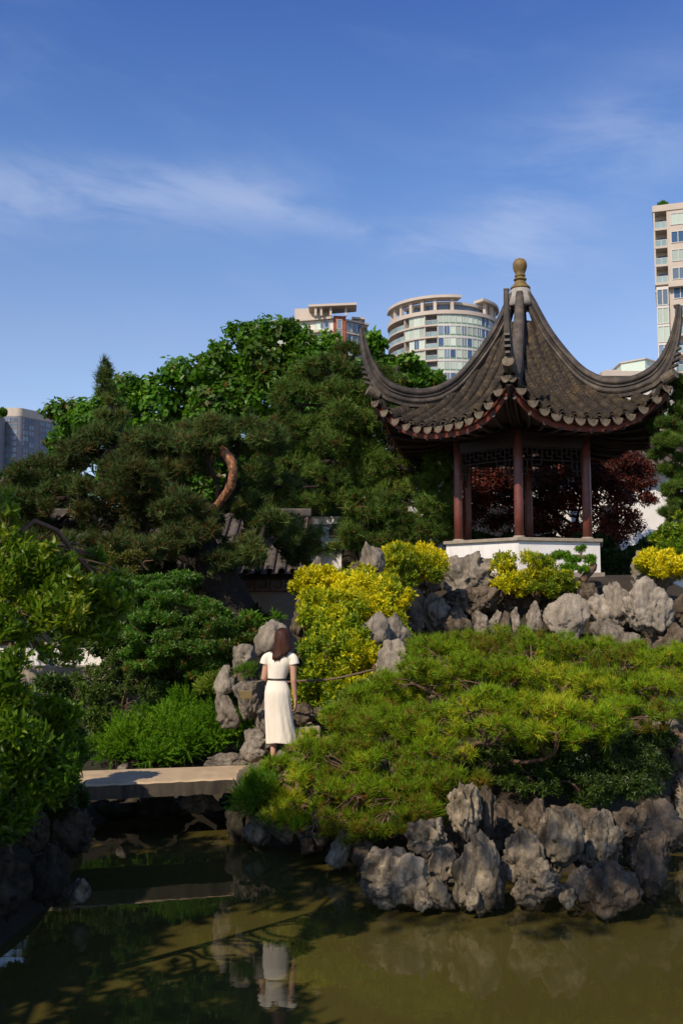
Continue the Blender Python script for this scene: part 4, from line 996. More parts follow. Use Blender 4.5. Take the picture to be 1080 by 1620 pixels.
put('terrace_block', Geo().add(*quadprism([(P(948, 0, YL)[0], YL + 2), (P(972, 0, YL)[0], YL + 2), (P(972, 0, YL)[0], YL + 8), (P(948, 0, YL)[0], YL + 8)], z5, P(960, 580, YL)[2])), M['slab'], t5)
w5 = window_mesh(1.9, 2.1, 1, 0.09); p5 = {k: pane_mesh(1.8, 2.0, k) for k in ('glass_green', 'glass_blue', 'glass_grey')}
for i in range(7):
    for j in range(7):
        if j % 3 != 2 or i % 2: add_window(t5, w5, p5[random.choice(['glass_green', 'glass_blue', 'glass_grey'])], (P(938, 0, YL)[0] + 1.5 + j * 2.3, YL - 0.03, z5 - 1.9 - i * 2.9), 0)

# far blue-grey tower on the left
YT = 450.0; b1_ = P(35, 700, YT)
t1 = empty('rounded_corner_tower', (b1_[0], b1_[1], 0), 'blue-grey glass tower with a rounded pale parapet beyond the trees at far left', 'tower')
z1 = P(35, 658, YT)[2]; p0 = b1_[:2]; dR = dirv(58); dL = np.array([-1.0, 0.05])
arc = [p0 + np.array([-3, 0]) + np.array([3 * math.sin(t), 3 - 3 * math.cos(t)]) for t in np.linspace(0, math.radians(58), 6)]
e = arc[-1]; foot = [p0 + dL * 30] + arc + [e + dR * 31, p0 + dL * 30 + (0, 31)]
put('wall', Geo().add(*quadprism(foot, 0, z1)), M['grey_wall'], t1)
cen = sum(foot) / len(foot); f2 = [cen + (q - cen) * 1.012 for q in foot]
put('parapet', Geo().add(*quadprism(f2, z1, P(35, 645, YT)[2])), M['slab'], t1, smooth=False)
w1 = window_mesh(3.0, 2.2, 1, 0.16, 'grey_wall'); pn1 = {k: pane_mesh(2.9, 2.1, k) for k in ('glass_blue', 'glass_grey')}
for i in range(10):
    for j in range(9):
        if j % 3 == 2: continue
        q = e + dR * (2.2 + j * 3.2); add_window(t1, w1, pn1['glass_blue' if random.random() < .6 else 'glass_grey'], (q[0] + .1, q[1] - .1, z1 - 1.8 - i * 2.75), math.radians(58))
    q = p0 + np.array([-1.5, -0.03]); 
    for j in range(3): add_window(t1, w1, pn1['glass_grey'], (p0[0] - 3.8 - j * 3.3, p0[1] - 0.05, z1 - 1.8 - i * 2.75), 0)
fa = P(20, 0, 440)[0]
put('front_wing', Geo().add(*quadprism([(fa - 25, 440), (fa, 440), (fa, 449), (fa - 25, 449)], 0, P(10, 657, 440)[2])), M['grey_wall'], t1)
for i in range(10):
    for j in range(6): add_window(t1, w1, pn1['glass_blue' if random.random() < .6 else 'glass_grey'], (fa - 2.2 - j * 3.4, 439.95, P(10, 657, 440)[2] - 2 - i * 2.75), 0)

# ------------------------------------------------------------------ garden gallery at left and white wall at right
gal = empty('garden_gallery', (-4.5, 21, 0.9), 'low garden gallery with a grey tiled roof and fretwork wall behind the trees at left', 'garden hall')
xa, xb = -9.5, -0.7
put('low_wall', Geo().add(*box(((xa + -4.75) / 2, 20.6, 1.635), (-4.75 - xa, 0.3, 0.40))), M['plaster'], gal)
put('stone_base', Geo().add(*box(((xa + -4.65) / 2, 20.55, 0.9), (-4.65 - xa, 0.42, 1.06))), M['cap'], gal, bevel=.02)
put('low_wall_coping', Geo().add(*box(((xa + -4.7) / 2, 20.6, 1.87), (-4.65 - xa, 0.42, 0.07))), M['cap'], gal, bevel=0.01)
put('back_wall', Geo().add(*box(((xa + xb) / 2, 23.2, 2.0), (xb - xa, 0.2, 3.6))), plain('aged_plaster', (0.30, 0.25, 0.19), 0.85, 0.2, 2, 0.2), gal)
for k in range(6):
    put('post', Geo().add(*lathe([(0, 0.4), (0.09, 0.4), (0.09, 3.35), (0, 3.35)], 12, (xa + 0.3 + k * 1.72, 20.75, 0))), M['red_paint'], gal, smooth=True)
put('eave_beam', Geo().add(*box(((xa + xb) / 2, 20.75, 3.28), (xb - xa, 0.14, 0.2))), M['dark_wood'], gal)
# roof slope: (20.2, 3.30) up to (23.1, 4.45)
def gz(y): return 3.30 + (y - 20.2) * 0.42 + 0.012 * (y - 20.2) ** 2
put('roof_deck', Geo().add([(xa, 20.25, gz(20.25) - .05), (xb, 20.25, gz(20.25) - .05), (xb, 23.4, gz(23.4) - .05), (xa, 23.4, gz(23.4) - .05)], [(0, 1, 2, 3)]), M['dark_wood'], gal)
SKW = 0.55
V = []
ys = np.linspace(20.2, 23.4, 30)
for i, y in enumerate(ys):
    for dz in ((0.0, 0.014) if i else (0.0,)):
        for j in range(6): t = -1 + j / 2.5; V.append((math.sin(t * PI / 2) * .085 , y - 20.2 , gz(y) - 3.30 + .02 + math.cos(t * PI / 2) * .075 + dz))
gm = Geo().add(V, ringfaces(len(V) // 6, 6, closed=False)).mesh('tile_row', M['gallery_tile'])
V = []
for i, y in enumerate(ys):
    for j in range(4): t = -1 + j / 1.5; V.append((t * .075, y - 20.2, gz(y) - 3.30 - .02 + .02 * t * t + (0.01 if i % 2 else 0)))
gp = Geo().add(V, ringfaces(len(ys), 4, closed=False)).mesh('pan_tile_row', M['gallery_tile'])
for k in range(int((xb - xa) / 0.24)):
    inst('tile_row', gm, gal, (xa + 0.12 + k * .24 + 4.5, 20.2 - 21, 3.30 - 0.9))
    inst('pan_tile_row', gp, gal, (xa + 0.24 + k * .24 + 4.5, 20.2 - 21, 3.30 - 0.9))
put('roof_ridge', Geo().add(*box(((xa + xb) / 2, 23.4, gz(23.4) + 0.06), (xb - xa, 0.22, 0.2))), M['ridge'], gal, bevel=0.03)
g = Geo()
fx = xa + .3
while fx < xb - .3:      # fretwork band under the eave
    for (a, b) in (((0, 0), (0, .26)), ((0, .26), (.26, .26)), ((.26, .26), (.26, .08)), ((.26, .08), (.12, .08)), ((.12, .08), (.12, .17)), ((0, 0), (.36, 0))):
        g.add(*bar((fx + a[0], 23.06, 2.98 + a[1]), (fx + b[0] + 1e-4, 23.06, 2.98 + b[1]), 0.03, 0.03))
    fx += .36
put('fretwork', g, M['red_paint'], gal, kind='stuff')
gw = tag(put('white_garden_wall', Geo().add(*box((-4.5, 26.5, 2.65), (11, 0.3, 4.3))).add(*box((-4.5, 26.5, 4.9), (11.2, 0.5, 0.2))), M['plaster'], None, loc=(-3.5, 26.5, 0.6)), 'white garden wall glimpsed behind the bending pine trunk', 'wall')

YW = 31.0
hall = empty('white_hall', (9.5, YW, 0.9), 'white walled hall with latticed windows behind the dark red maple', 'garden hall')
ztw = P(1000, 742, YW)[2]
def wxy(px): return P(px, 800, YW)[0]
zz = lambda py: P(900, py, YW)[2]
# wall built round two window openings
ops = [(wxy(745), wxy(805), zz(852), zz(800)), (wxy(945), wxy(975), zz(880), zz(800)), (wxy(1052), wxy(1095), zz(850), zz(768))]
xs = [wxy(640)] + [v for o_ in ops for v in o_[:2]] + [wxy(1240)]
g = Geo()
for i in range(0, len(xs), 2): g.add(*box(((xs[i] + xs[i + 1]) / 2, YW, (0.3 + ztw) / 2), (xs[i + 1] - xs[i], 0.3, ztw - 0.3)))
for x0, x1, z0, z1_ in ops:
    g.add(*box(((x0 + x1) / 2, YW, (0.3 + z0) / 2), (x1 - x0, 0.3, z0 - 0.3))); g.add(*box(((x0 + x1) / 2, YW, (ztw + z1_) / 2), (x1 - x0, 0.3, ztw - z1_)))
put('wall', g, M['plaster'], hall)
for n_, (x0, x1, z0, z1_) in enumerate(ops):
    g = Geo(); cx_, cz_ = (x0 + x1) / 2, (z0 + z1_) / 2; w_, h_ = x1 - x0, z1_ - z0
    g.add(*box((cx_, YW - .12, z0 + .03), (w_, .1, .06))); g.add(*box((cx_, YW - .12, z1_ - .03), (w_, .1, .06)))
    g.add(*box((x0 + .03, YW - .12, cz_), (.06, .1, h_ - .12))); g.add(*box((x1 - .03, YW - .12, cz_), (.06, .1, h_ - .12)))
    wo_ = put('lattice_window', g, M['cap'] if n_ == 2 else M['dark_wood'], hall)
    g = Geo(); r0 = np.random.default_rng(n_ + 3)
    if n_ == 0:   # cracked ice pattern
        pts = np.stack([r0.uniform(x0, x1, 40), r0.uniform(z0, z1_, 40)], -1)
        for a in range(40):
            dd = np.hypot(*(pts - pts[a]).T); 
            for b in np.argsort(dd)[1:4]:
                g.add(*bar((pts[a][0], YW - .1 + .002 * (a % 5), pts[a][1]), (pts[b][0] + 1e-4, YW - .1 + .002 * (a % 5), pts[b][1]), .028, .02))
    else:
        for x in np.arange(x0 + .12, x1, .16): g.add(*bar((x, YW - .1, z0), (x, YW - .1, z1_), .025))
        for z in np.arange(z0 + .12, z1_, .16): g.add(*bar((x0, YW - .103, z), (x1, YW - .103, z), .022))
    put('lattice', g, M['dark_wood'], wo_, kind='stuff')
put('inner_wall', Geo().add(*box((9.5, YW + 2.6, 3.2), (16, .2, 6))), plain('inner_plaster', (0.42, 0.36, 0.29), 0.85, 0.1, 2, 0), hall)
# tiled eave on the wall
Vr = []
ye = YW - .75
slope = lambda t: (ye + 1.6 * t, ztw - 0.05 + 0.75 * t)
put('roof_deck', Geo().add([(xs[0], ye, ztw - .08), (xs[-1], ye, ztw - .08), (xs[-1], ye + 1.6, ztw + .7), (xs[0], ye + 1.6, ztw + .7)], [(0, 1, 2, 3)]), M['dark_wood'], hall)
V = []
for i, t in enumerate(np.linspace(0, 1, 16)):
    y_, z_ = slope(t)
    for dz in ((0.0, 0.014) if i else (0.0,)):
        for j in range(6): q = -1 + j / 2.5; V.append((math.sin(q * PI / 2) * .09, y_ - YW, z_ - 0.9 + math.cos(q * PI / 2) * .08 + dz))
hm = Geo().add(V, ringfaces(len(V) // 6, 6, closed=False)).mesh('tile_row', M['gallery_tile'])
for k in range(int((xs[-1] - xs[0]) / .3)): inst('tile_row', hm, hall, (xs[0] + .15 + k * .3 - 9.5, 0, 0))
dm = Geo(); 
dm.add([(math.cos(t) * .11, 0, -math.sin(t) * .10) for t in np.linspace(0, PI, 8)] + [(math.cos(t) * .11, .02, -math.sin(t) * .10) for t in np.linspace(0, PI, 8)], [tuple(range(8)), tuple(range(8, 16))[::-1]] + [(i, i + 8, i + 9, i + 1) for i in range(7)])
dmm = dm.mesh('drip_tile', M['drip'])
for k in range(int((xs[-1] - xs[0]) / .3)): inst('drip_tile', dmm, hall, (xs[0] + k * .3 - 9.5, ye - YW - .01, ztw - .9 - .02))
put('roof_ridge', Geo().add(*box((9.5, ye + 1.65, ztw + 1.02), (16, .3, .62))), M['dark_wood'], hall)
put('ridge_cap', Geo().add(*box((9.5, ye + 1.65, ztw + 1.37), (16.1, .42, .07))), M['cap'], hall)

# ------------------------------------------------------------------ plants
def t_needles(n, L, w, spread=75, stem=0.35, seed=0, curve=0.0):
    """needles radiating from the last part of a shoot that points along +z"""
    r = np.random.default_rng(seed); V = np.zeros((n, 3, 3)); az_ = r.uniform(0, 2 * PI, n)
    th = np.radians(r.uniform(8, spread, n)); z0 = r.uniform(-stem, 0.0, n) * L
    d = np.stack([np.sin(th) * np.cos(az_), np.sin(th) * np.sin(az_), np.cos(th)], -1)
    s = np.cross(d, r.normal(size=(n, 3))); s /= np.linalg.norm(s, axis=1)[:, None]
    b = np.stack([np.zeros(n), np.zeros(n), z0], -1); l = L * r.uniform(0.7, 1.1, n)
    V[:, 0] = b - s * w / 2; V[:, 1] = b + s * w / 2; V[:, 2] = b + d * l[:, None]
    T = r.uniform(-.12, .12, n); V[:3, 0] -= s[:3] * w * 1.2; V[:3, 1] += s[:3] * w * 1.2; V[:3, 2] = b[:3] + d[:3] * L * .3; T[:3] = -1
    return V.reshape(-1, 3), np.arange(3 * n).reshape(-1, 3), np.repeat(T, 3)
def t_plume(n, L, l, w, seed=0):
    """feathery spray along +z"""
    r = np.random.default_rng(seed); z = r.uniform(0, L, n); az_ = r.uniform(0, 2 * PI, n); th = np.radians(r.uniform(20, 60, n))
    d = np.stack([np.sin(th) * np.cos(az_), 0.5 * np.sin(th) * np.sin(az_), np.cos(th)], -1)
    s = np.cross(d, r.normal(size=(n, 3))); s /= np.linalg.norm(s, axis=1)[:, None]
    b = np.stack([np.zeros(n), np.zeros(n), z], -1); ll = l * (1.15 - 0.7 * z / L)
    V = np.zeros((n, 3, 3)); V[:, 0] = b - s * w / 2; V[:, 1] = b + s * w / 2; V[:, 2] = b + d * ll[:, None]
    return V.reshape(-1, 3), np.arange(3 * n).reshape(-1, 3), np.repeat(r.uniform(-.12, .12, n), 3)
LEAF4 = (np.array([(0, 0, 0), (0.45, 0, -0.03), (1, 0, -0.10), (0.42, 0.5, 0.06), (0.42, -0.5, 0.06)]), np.array([(0, 1, 3), (1, 2, 3), (0, 4, 1), (1, 4, 2)]))
LEAF2 = (np.array([(0, 0, 0), (1, 0, -0.08), (0.42, 0.5, 0.08), (0.42, -0.5, 0.08)]), np.array([(0, 1, 2), (0, 3, 1)]))
LEAF8 = (np.array([(0, 0, 0), (0.3, 0, -0.02), (0.65, 0, -0.05), (1, 0, -0.16), (0.22, 0.34, 0.05), (0.55, 0.5, 0.05), (0.85, 0.27, -0.05), (0.22, -0.34, 0.05), (0.55, -0.5, 0.05), (0.85, -0.27, -0.05)]),
         np.array([(0, 1, 4), (1, 5, 4), (1, 2, 5), (2, 6, 5), (2, 3, 6), (0, 7, 1), (1, 7, 8), (1, 8, 2), (2, 8, 9), (2, 9, 3)]))
def t_rosette(n, L, wr, lift=35, seed=0, leaf=LEAF2, stem=0.5, droop=0.0):
    """n leaves round a shoot along +z"""
    r = np.random.default_rng(seed); VV = []; FF = []; TT = []; k = 0
    for i in range(n):
        a = i * 2.4 + r.uniform(-.3, .3); e = math.radians(lift * (0.4 + 1.1 * i / max(1, n - 1)) + r.uniform(-12, 12) - droop)
        l = L * r.uniform(0.7, 1.12); z0 = stem * L * (i / max(1, n - 1) - 1)
        V = leaf[0] * np.array([l, l * wr, l])
        ro = r.uniform(-.5, .5); V = V @ np.array([[1, 0, 0], [0, math.cos(ro), math.sin(ro)], [0, -math.sin(ro), math.cos(ro)]])
        V = V + [0.06 * L, 0, 0]
        V = V @ np.array([[math.cos(e), 0, math.sin(e)], [0, 1, 0], [-math.sin(e), 0, math.cos(e)]])
        V = V @ np.array([[math.cos(a), math.sin(a), 0], [-math.sin(a), math.cos(a), 0], [0, 0, 1]]) + [0, 0, z0]
        VV.append(V); FF.append(leaf[1] + k); TT.append(np.full(len(V), r.uniform(-.14, .14))); k += len(V)
    return np.concatenate(VV), np.concatenate(FF), np.concatenate(TT)
def scatter(g, temps, pos, dirs, scale, tint, r):
    n = len(pos); which = r.integers(0, len(temps), n)
    z = dirs / (np.linalg.norm(dirs, axis=1)[:, None] + 1e-9)
    x = np.cross(z, r.normal(size=(n, 3))); x /= np.linalg.norm(x, axis=1)[:, None]; y = np.cross(z, x)
    Rm = np.stack([x, y, z], 1)           # rows are axes
    for k, (V, F, T) in enumerate(temps):
        i = np.nonzero(which == k)[0]
        if not len(i): continue
        W_ = np.einsum('vk,nkj->nvj', V, Rm[i]) * scale[i][:, None, None] + pos[i][:, None, :]
        FF = (F[None] + (np.arange(len(i)) * len(V))[:, None, None]).reshape(-1, 3)
        g.add(W_.reshape(-1, 3), FF, np.clip((tint[i][:, None] + T[None]).ravel(), 0, 1))
def to_pads(pl, depth=1.0):
    """(px, py, Y, half width px, half height px[, depth factor]) -> centre and radii in metres"""
    out = []
    for p in pl:
        c = P(p[0], p[1], p[2]); k = p[2] / FPX; dz = p[5] if len(p) > 5 else depth
        out.append([*c, p[3] * k, p[3] * k * dz, p[4] * k])
    return np.array(out)
def subpads(pads, m, ratio, r, up=0.2, flat=0.8):
    out = []
    for p in pads:
        d = r.normal(size=(m, 3)); d[:, 2] += up; d /= np.linalg.norm(d, axis=1)[:, None]
        rr = p[3:6] * (1 - ratio * 0.5)
        rs = np.cbrt(p[3] * p[4] * p[5]) * ratio * r.uniform(.75, 1.45, (m, 1)) * np.array([1.15, 1.15, flat])
        rs = np.minimum(rs, p[5] * 0.95)
        out.append(np.hstack([p[:3] + d * rr, rs]))
    return np.vstack(out)
def shell(pads, n, r, lo=0.72, up=0.0, cull=0.62, rough=0.22):
    a = (pads[:, 3] * pads[:, 4] + pads[:, 3] * pads[:, 5] + pads[:, 4] * pads[:, 5]) ** 0.9; w = r.choice(len(pads), n, p=a / a.sum())
    d = r.normal(size=(n, 3)); d[:, 2] += up; d /= np.linalg.norm(d, axis=1)[:, None]
    rad = (lo + (1 - lo) * r.random(n) ** 0.6) * (1 + rough * fbm(d * 2.6 + w[:, None] * 7.7, 11, 3))
    pos = pads[w, :3] + d * rad[:, None] * pads[w, 3:6]; nor = d / pads[w, 3:6]; nor /= np.linalg.norm(nor, axis=1)[:, None]
    keep = np.ones(n, bool)
    if cull:
        for k, p in enumerate(pads):
            q = np.linalg.norm((pos - p[:3]) / p[3:6], axis=1); keep &= ~((q < cull) & (w != k))
    return pos[keep], nor[keep], w[keep]
def limb_path(a, b, r, sag=0.12, n=7):
    a, b = np.array(a), np.array(b); L = np.linalg.norm(b - a); m1 = a + (b - a) * .35 + r.normal(size=3) * L * .08 + [0, 0, sag * L]; m2 = a + (b - a) * .7 + r.normal(size=3) * L * .06 + [0, 0, sag * L * .6]
    return spline([a, m1, m2, b], n)
def limbs(g, trunk, pads, r, r0=0.05, r1=0.012, sag=0.1, twigs=4, frm=0.3):
    tr = np.array(trunk); 
    for p in pads:
        c = p[:3]; k = np.argmin(np.linalg.norm(tr - c, axis=1) + (np.arange(len(tr)) < len(tr) * frm) * 5)
        pt = limb_path(tr[k], c, r, sag, 8); g.add(*tube(pt, np.linspace(r0, r1 * 1.6, 8), 6))
        for _ in range(twigs):
            d = r.normal(size=3); d[2] += .3; d /= np.linalg.norm(d); e = c + d * p[3:6] * .85; s = pt[r.integers(4, 8)]
            g.add(*tube(limb_path(s, e, r, 0.05, 5), np.linspace(r1 * 1.2, r1 * .35, 5), 4))
def crown(root, name, pads, n, temps, mat, r, lo=0.72, up=0.0, upmix=0.5, smin=.75, smax=1.25, cull=.62, tscale=0.7, tamp=0.35, rough=.22, tbase=0.5, down=0.0, grow=None, keepf=None):
    pos, nor, w = shell(pads, n, r, lo, up, cull, rough)
    if keepf is not None: k = keepf(pos); pos, nor, w = pos[k], nor[k], w[k]
    d = nor * (1 - upmix) + np.array([0, 0, upmix]) + r.normal(size=pos.shape) * .28 - np.array([0, 0, down])
    ti = tbase + tamp * fbm(pos * tscale, 21, 3) * 1.6 + r.normal(size=len(pos)) * .13 + (0 if grow is None else grow(pos))
    ti = np.maximum(ti, .13); br_ = r.random(len(pos)) < 0.03; ti = np.where(br_, 0.02, ti)
    g = Geo(); scatter(g, temps, pos, d, r.uniform(smin, smax, len(pos)), np.clip(ti, 0.0, 1), r)
    return put(name, g, M[mat], root, False, True, kind='stuff')

TN = lambda n, L, w, sp=75, st=.35: [t_needles(n, L, w, sp, st, s) for s in range(4)]
TR_ = lambda n, L, wr, lift=35, leaf=LEAF2, stem=.5, droop=0.0: [t_rosette(n, L, wr, lift, s, leaf, stem, droop) for s in range(5)]
rr = np.random.default_rng(42)

def tree(name, label, cat, base, trunk, trad, pads, n, temps, mat, bark='bark', sub=None, lim=(0.05, 0.012), twigs=4, group=None, trunkmat=None, r=rr, part='crown', tn=10, **kw):
    root = empty(name, tuple(base), label, cat, group)
    g = Geo(); path = spline(trunk, 26); g.add(*tube(path, np.interp(np.linspace(0, 1, 26), np.linspace(0, 1, len(trad)), trad), tn, 0.10, 3))
    limbs(g, path, pads, r, lim[0], lim[1], twigs=twigs)
    put('trunk', g, M[bark], root, smooth=True)
    pp = subpads(pads, sub[0], sub[1], r, .2, sub[2] if len(sub) > 2 else .8) if sub else pads
    crown(root, part, pp, n, temps, mat, r, **kw); return root

# --- catalpa-like broadleaf tree behind everything
px = to_pads([(112, 668, 35, 40, 34), (95, 715, 35, 24, 26), (195, 630, 35, 46, 36), (278, 616, 35, 48, 42), (335, 590, 35, 36, 34), (378, 552, 35, 42, 40), (440, 545, 35, 56, 40), (500, 556, 35, 42, 40),
              (420, 600, 35, 80, 40), (300, 660, 35, 80, 46), (180, 690, 35, 70, 40), (430, 670, 35, 80, 50), (540, 600, 35, 40, 40), (250, 740, 35.5, 90, 50), (400, 760, 36, 90, 50), (385, 630, 35.5, 60, 40), (350, 650, 35.5, 60, 40), (470, 575, 35.3, 50, 36), (500, 620, 35.6, 50, 50), (560, 690, 36, 60, 60), (470, 700, 36, 70, 60)])
tree('catalpa_tree', 'large broadleaved tree with big bright green leaves rising behind the pines', 'tree', (P(360, 900, 36)[0], 36, 0.6),
     [(P(360, 900, 36)[0], 36, 0.4), (P(365, 800, 36)[0], 36, 4), (P(350, 700, 36)[0], 36, 7), (P(380, 600, 35.6)[0], 35.6, 10), (P(400, 540, 35)[0], 35, 12)], [.42, .33, .25, .16, .06], px, 17000,
     TR_(5, 0.25, .74, 20, LEAF4, .9, 25), 'catalpa', sub=(10, .5), lim=(.12, .03), lo=.55, up=.1, upmix=.25, tscale=.45, tamp=.45, smin=.6, smax=1.15)
px = to_pads([(592, 545, 36, 15, 18), (640, 585, 36, 28, 24), (600, 590, 36.5, 34, 30), (668, 598, 36, 20, 12), (690, 606, 36, 18, 9), (640, 640, 36.5, 50, 40), (560, 640, 37, 50, 40)])
tree('catalpa_tree', 'smaller broadleaved tree showing between the brick block and the left sweep of the roof', 'tree', (P(630, 900, 37)[0], 37, 0.6),
     [(P(630, 900, 37)[0], 37, 0.4), (P(625, 760, 37)[0], 37, 5), (P(620, 640, 36.5)[0], 36.5, 8.5), (P(610, 570, 36)[0], 36, 11)], [.3, .22, .14, .04], px, 2600,
     TR_(5, 0.27, .72, 20, LEAF4, .9, 25), 'catalpa', sub=(8, .45), lim=(.07, .02), lo=.55, up=.1, upmix=.25, tscale=.45, tamp=.45, smin=.6, smax=1.1)

# --- bending pine on the left
pads_b = to_pads([(168, 612, 17.5, 13, 34), (178, 655, 17.5, 20, 34), (160, 692, 17.5, 32, 18), (245, 705, 17.3, 52, 24), (320, 690, 17, 56, 26), (392, 690, 17, 46, 26), (160, 725, 17.3, 62, 30), (70, 752, 17.3, 62, 24), (5, 765, 17.3, 50, 30),
                  (215, 755, 16.8, 70, 30), (120, 790, 16.8, 66, 28), (30, 805, 17, 50, 26), (405, 745, 17.4, 42, 28), (432, 700, 17.6, 26, 20), (300, 745, 18, 46, 30), (250, 805, 16.8, 56, 24), (180, 835, 17, 46, 20), (400, 800, 17.5, 40, 20), (330, 835, 18, 40, 18),
                  (400, 868, 16.6, 48, 18), (430, 820, 17.2, 34, 16), (80, 840, 17.6, 60, 16), (280, 860, 17.5, 40, 14), (445, 770, 18, 30, 22),
                  (300, 842, 16.2, 46, 20), (245, 868, 16.0, 46, 18), (190, 868, 16.2, 46, 18), (130, 862, 16.4, 40, 16), (338, 700, 16.5, 22, 12), (328, 815, 16.6, 22, 12), (168, 590, 17.5, 8, 26), (345, 888, 16.2, 26, 14), (275, 800, 16.2, 40, 26), (60, 858, 17, 50, 14), (410, 845, 17.5, 34, 14), (455, 850, 18, 30, 16), (300, 720, 16.8, 50, 26), (350, 880, 18.6, 60, 18), (230, 890, 18, 50, 14), (470, 880, 19, 30, 16), (445, 832, 18.6, 44, 16), (480, 850, 19, 34, 16)], 1.2)
base = P(400, 1010, 17.0); 
tr_path = [(base[0] + .3, 17.0, 0.9), tuple(P(372, 955, 17)), tuple(P(335, 905, 17)), tuple(P(322, 862, 17.1)), tuple(P(332, 822, 17.2)), tuple(P(345, 800, 17))]
root = empty('bending_pine', (base[0] + .3, 17.0, 0.9), 'dark pine with thick leaning trunk and a bare curved orange limb, left of the pavilion', 'pine tree')
g = Geo(); path = spline(tr_path, 40); g.add(*tube(path, np.interp(np.linspace(0, 1, 40), [0, .3, .6, 1], [.34, .30, .23, .12]), 14, .16, 1))
stem2 = spline([P(330, 822, 17.2), P(270, 770, 17.3), P(215, 720, 17.4), P(178, 660, 17.5), P(168, 600, 17.5)], 24)
g.add(*tube(stem2, np.linspace(.13, .02, 24), 9, .1, 2))
low = spline([P(330, 900, 17), P(280, 875, 16.9), P(235, 850, 16.9), P(150, 810, 17)], 14); g.add(*tube(low, np.linspace(.12, .03, 14), 8, .1, 2))
low2 = spline([P(325, 870, 17.2), P(370, 862, 16.9), P(420, 868, 16.7)], 10); g.add(*tube(low2, np.linspace(.07, .02, 10), 7))
allp = np.concatenate([path, stem2, low, low2])
limbs(g, allp, pads_b, rr, .05, .012, twigs=6, frm=.15)
put('trunk', g, M['bark'], root, smooth=True)
arc_ = spline([P(338, 806, 16.95), P(350, 792, 16.8), P(364, 770, 16.6), P(369, 745, 16.5), P(362, 724, 16.5), P(348, 710, 16.6), P(340, 702, 16.8)], 30)
g = Geo().add(*tube(arc_, np.interp(np.linspace(0, 1, 30), [0, .3, .75, 1], [.06, .075, .085, .075]), 14, .22, 5))
g.add(*tube(spline([P(334, 720, 16.7), P(330, 735, 16.8), P(336, 752, 17)], 8), [.05] * 8, 8, .2, 2)); g.add(*tube(spline([P(352, 753, 16.7), P(338, 754, 16.8), P(326, 756, 17)], 6), [.02] * 6, 6))
put('curved_limb', g, M['bark_orange'], root, smooth=True, label='bare curved limb with flaking orange bark')
def hole_b(p):      # keep the curved limb and a gap beside it free
    X_ = 540 + FPX * p[:, 0] / p[:, 1]; Z_ = 960 - FPX * (p[:, 2] - CZ) / p[:, 1]
    k = ~((np.hypot((X_ - 354) / 25, (Z_ - 755) / 44) < 1) & (p[:, 1] < 18.6))
    return k & ~(np.hypot((X_ - 366) / 22, (Z_ - 838) / 14) < 1)
crown(root, 'crown', subpads(pads_b, 13, .36, rr, .1), 12500, TN(20, .16, .013, 70, .9), 'pine_dark', rr, lo=.5, up=.35, upmix=.42, tscale=.8, tamp=.3, tbase=.48, keepf=hole_b)

# --- big layered conifer left of the pavilion
pads_c = to_pads([(552, 566, 26, 22, 20), (515, 598, 26, 46, 32), (585, 612, 26, 44, 32), (470, 640, 26, 40, 34), (545, 650, 25.6, 60, 34), (612, 660, 26, 44, 30), (455, 690, 26, 40, 30), (505, 705, 25.6, 60, 36), (590, 715, 26.4, 60, 36), (655, 705, 26, 40, 30),
                  (440, 740, 26, 40, 34), (480, 770, 25.6, 60, 34), (560, 790, 26, 60, 34), (650, 745, 25.4, 60, 30), (690, 770, 25.6, 36, 26), (640, 800, 25.2, 60, 32), (590, 835, 25.4, 60, 28), (690, 820, 25.6, 30, 30), (520, 850, 25.8, 50, 22), (655, 850, 25.4, 60, 24), (430, 800, 26.6, 40, 26)], 1.0)
pads_c[:, 3:6] *= 1.12
bx = P(560, 900, 26)
tree('layered_conifer', 'big dense dark conifer filling the space left of the pavilion', 'conifer', (bx[0], 26.3, 2.0), [(bx[0], 26.5, 1.5), (bx[0] - .1, 26.4, 4), (bx[0] + .1, 26.2, 6.5), (bx[0], 26, 9.2)], [.3, .24, .15, .03], pads_c, 13500,
     TN(18, .20, .020, 75, .7), 'conifer', sub=(16, .32), lim=(.07, .02), twigs=5, lo=.5, up=.3, upmix=.35, tscale=.55, tamp=.35, smin=.7, smax=1.2)
# --- pine at the right edge
pads_d = to_pads([(1075, 608, 22, 22, 12), (1058, 632, 22, 20, 12), (1090, 655, 22, 34, 14), (1048, 672, 22, 22, 12), (1062, 700, 21.8, 30, 15), (1095, 690, 22, 30, 18), (1040, 712, 22, 22, 10), (1075, 735, 22, 36, 16), (1068, 782, 21.8, 22, 16), (1090, 800, 22, 22, 22), (1062, 812, 21.7, 16, 12), (1085, 760, 22, 26, 14), (1095, 620, 22, 20, 20)], 1.0)
bx = P(1100, 900, 22)
tree('edge_pine', 'dark green pine with separate flat pads at the right edge of the photo', 'pine tree', (bx[0], 22, 1.8), [(bx[0], 22, 1.5), (bx[0] + .1, 22, 3.5), (bx[0] - .1, 22, 5), (bx[0] - .2, 22, 7.4)], [.13, .11, .08, .02], pads_d, 5200,
     TN(26, .12, .011, 70, .9), 'conifer', sub=(6, .42), lim=(.035, .012), lo=.4, up=.4, upmix=.45, tscale=.9, tamp=.3, tbase=.6)
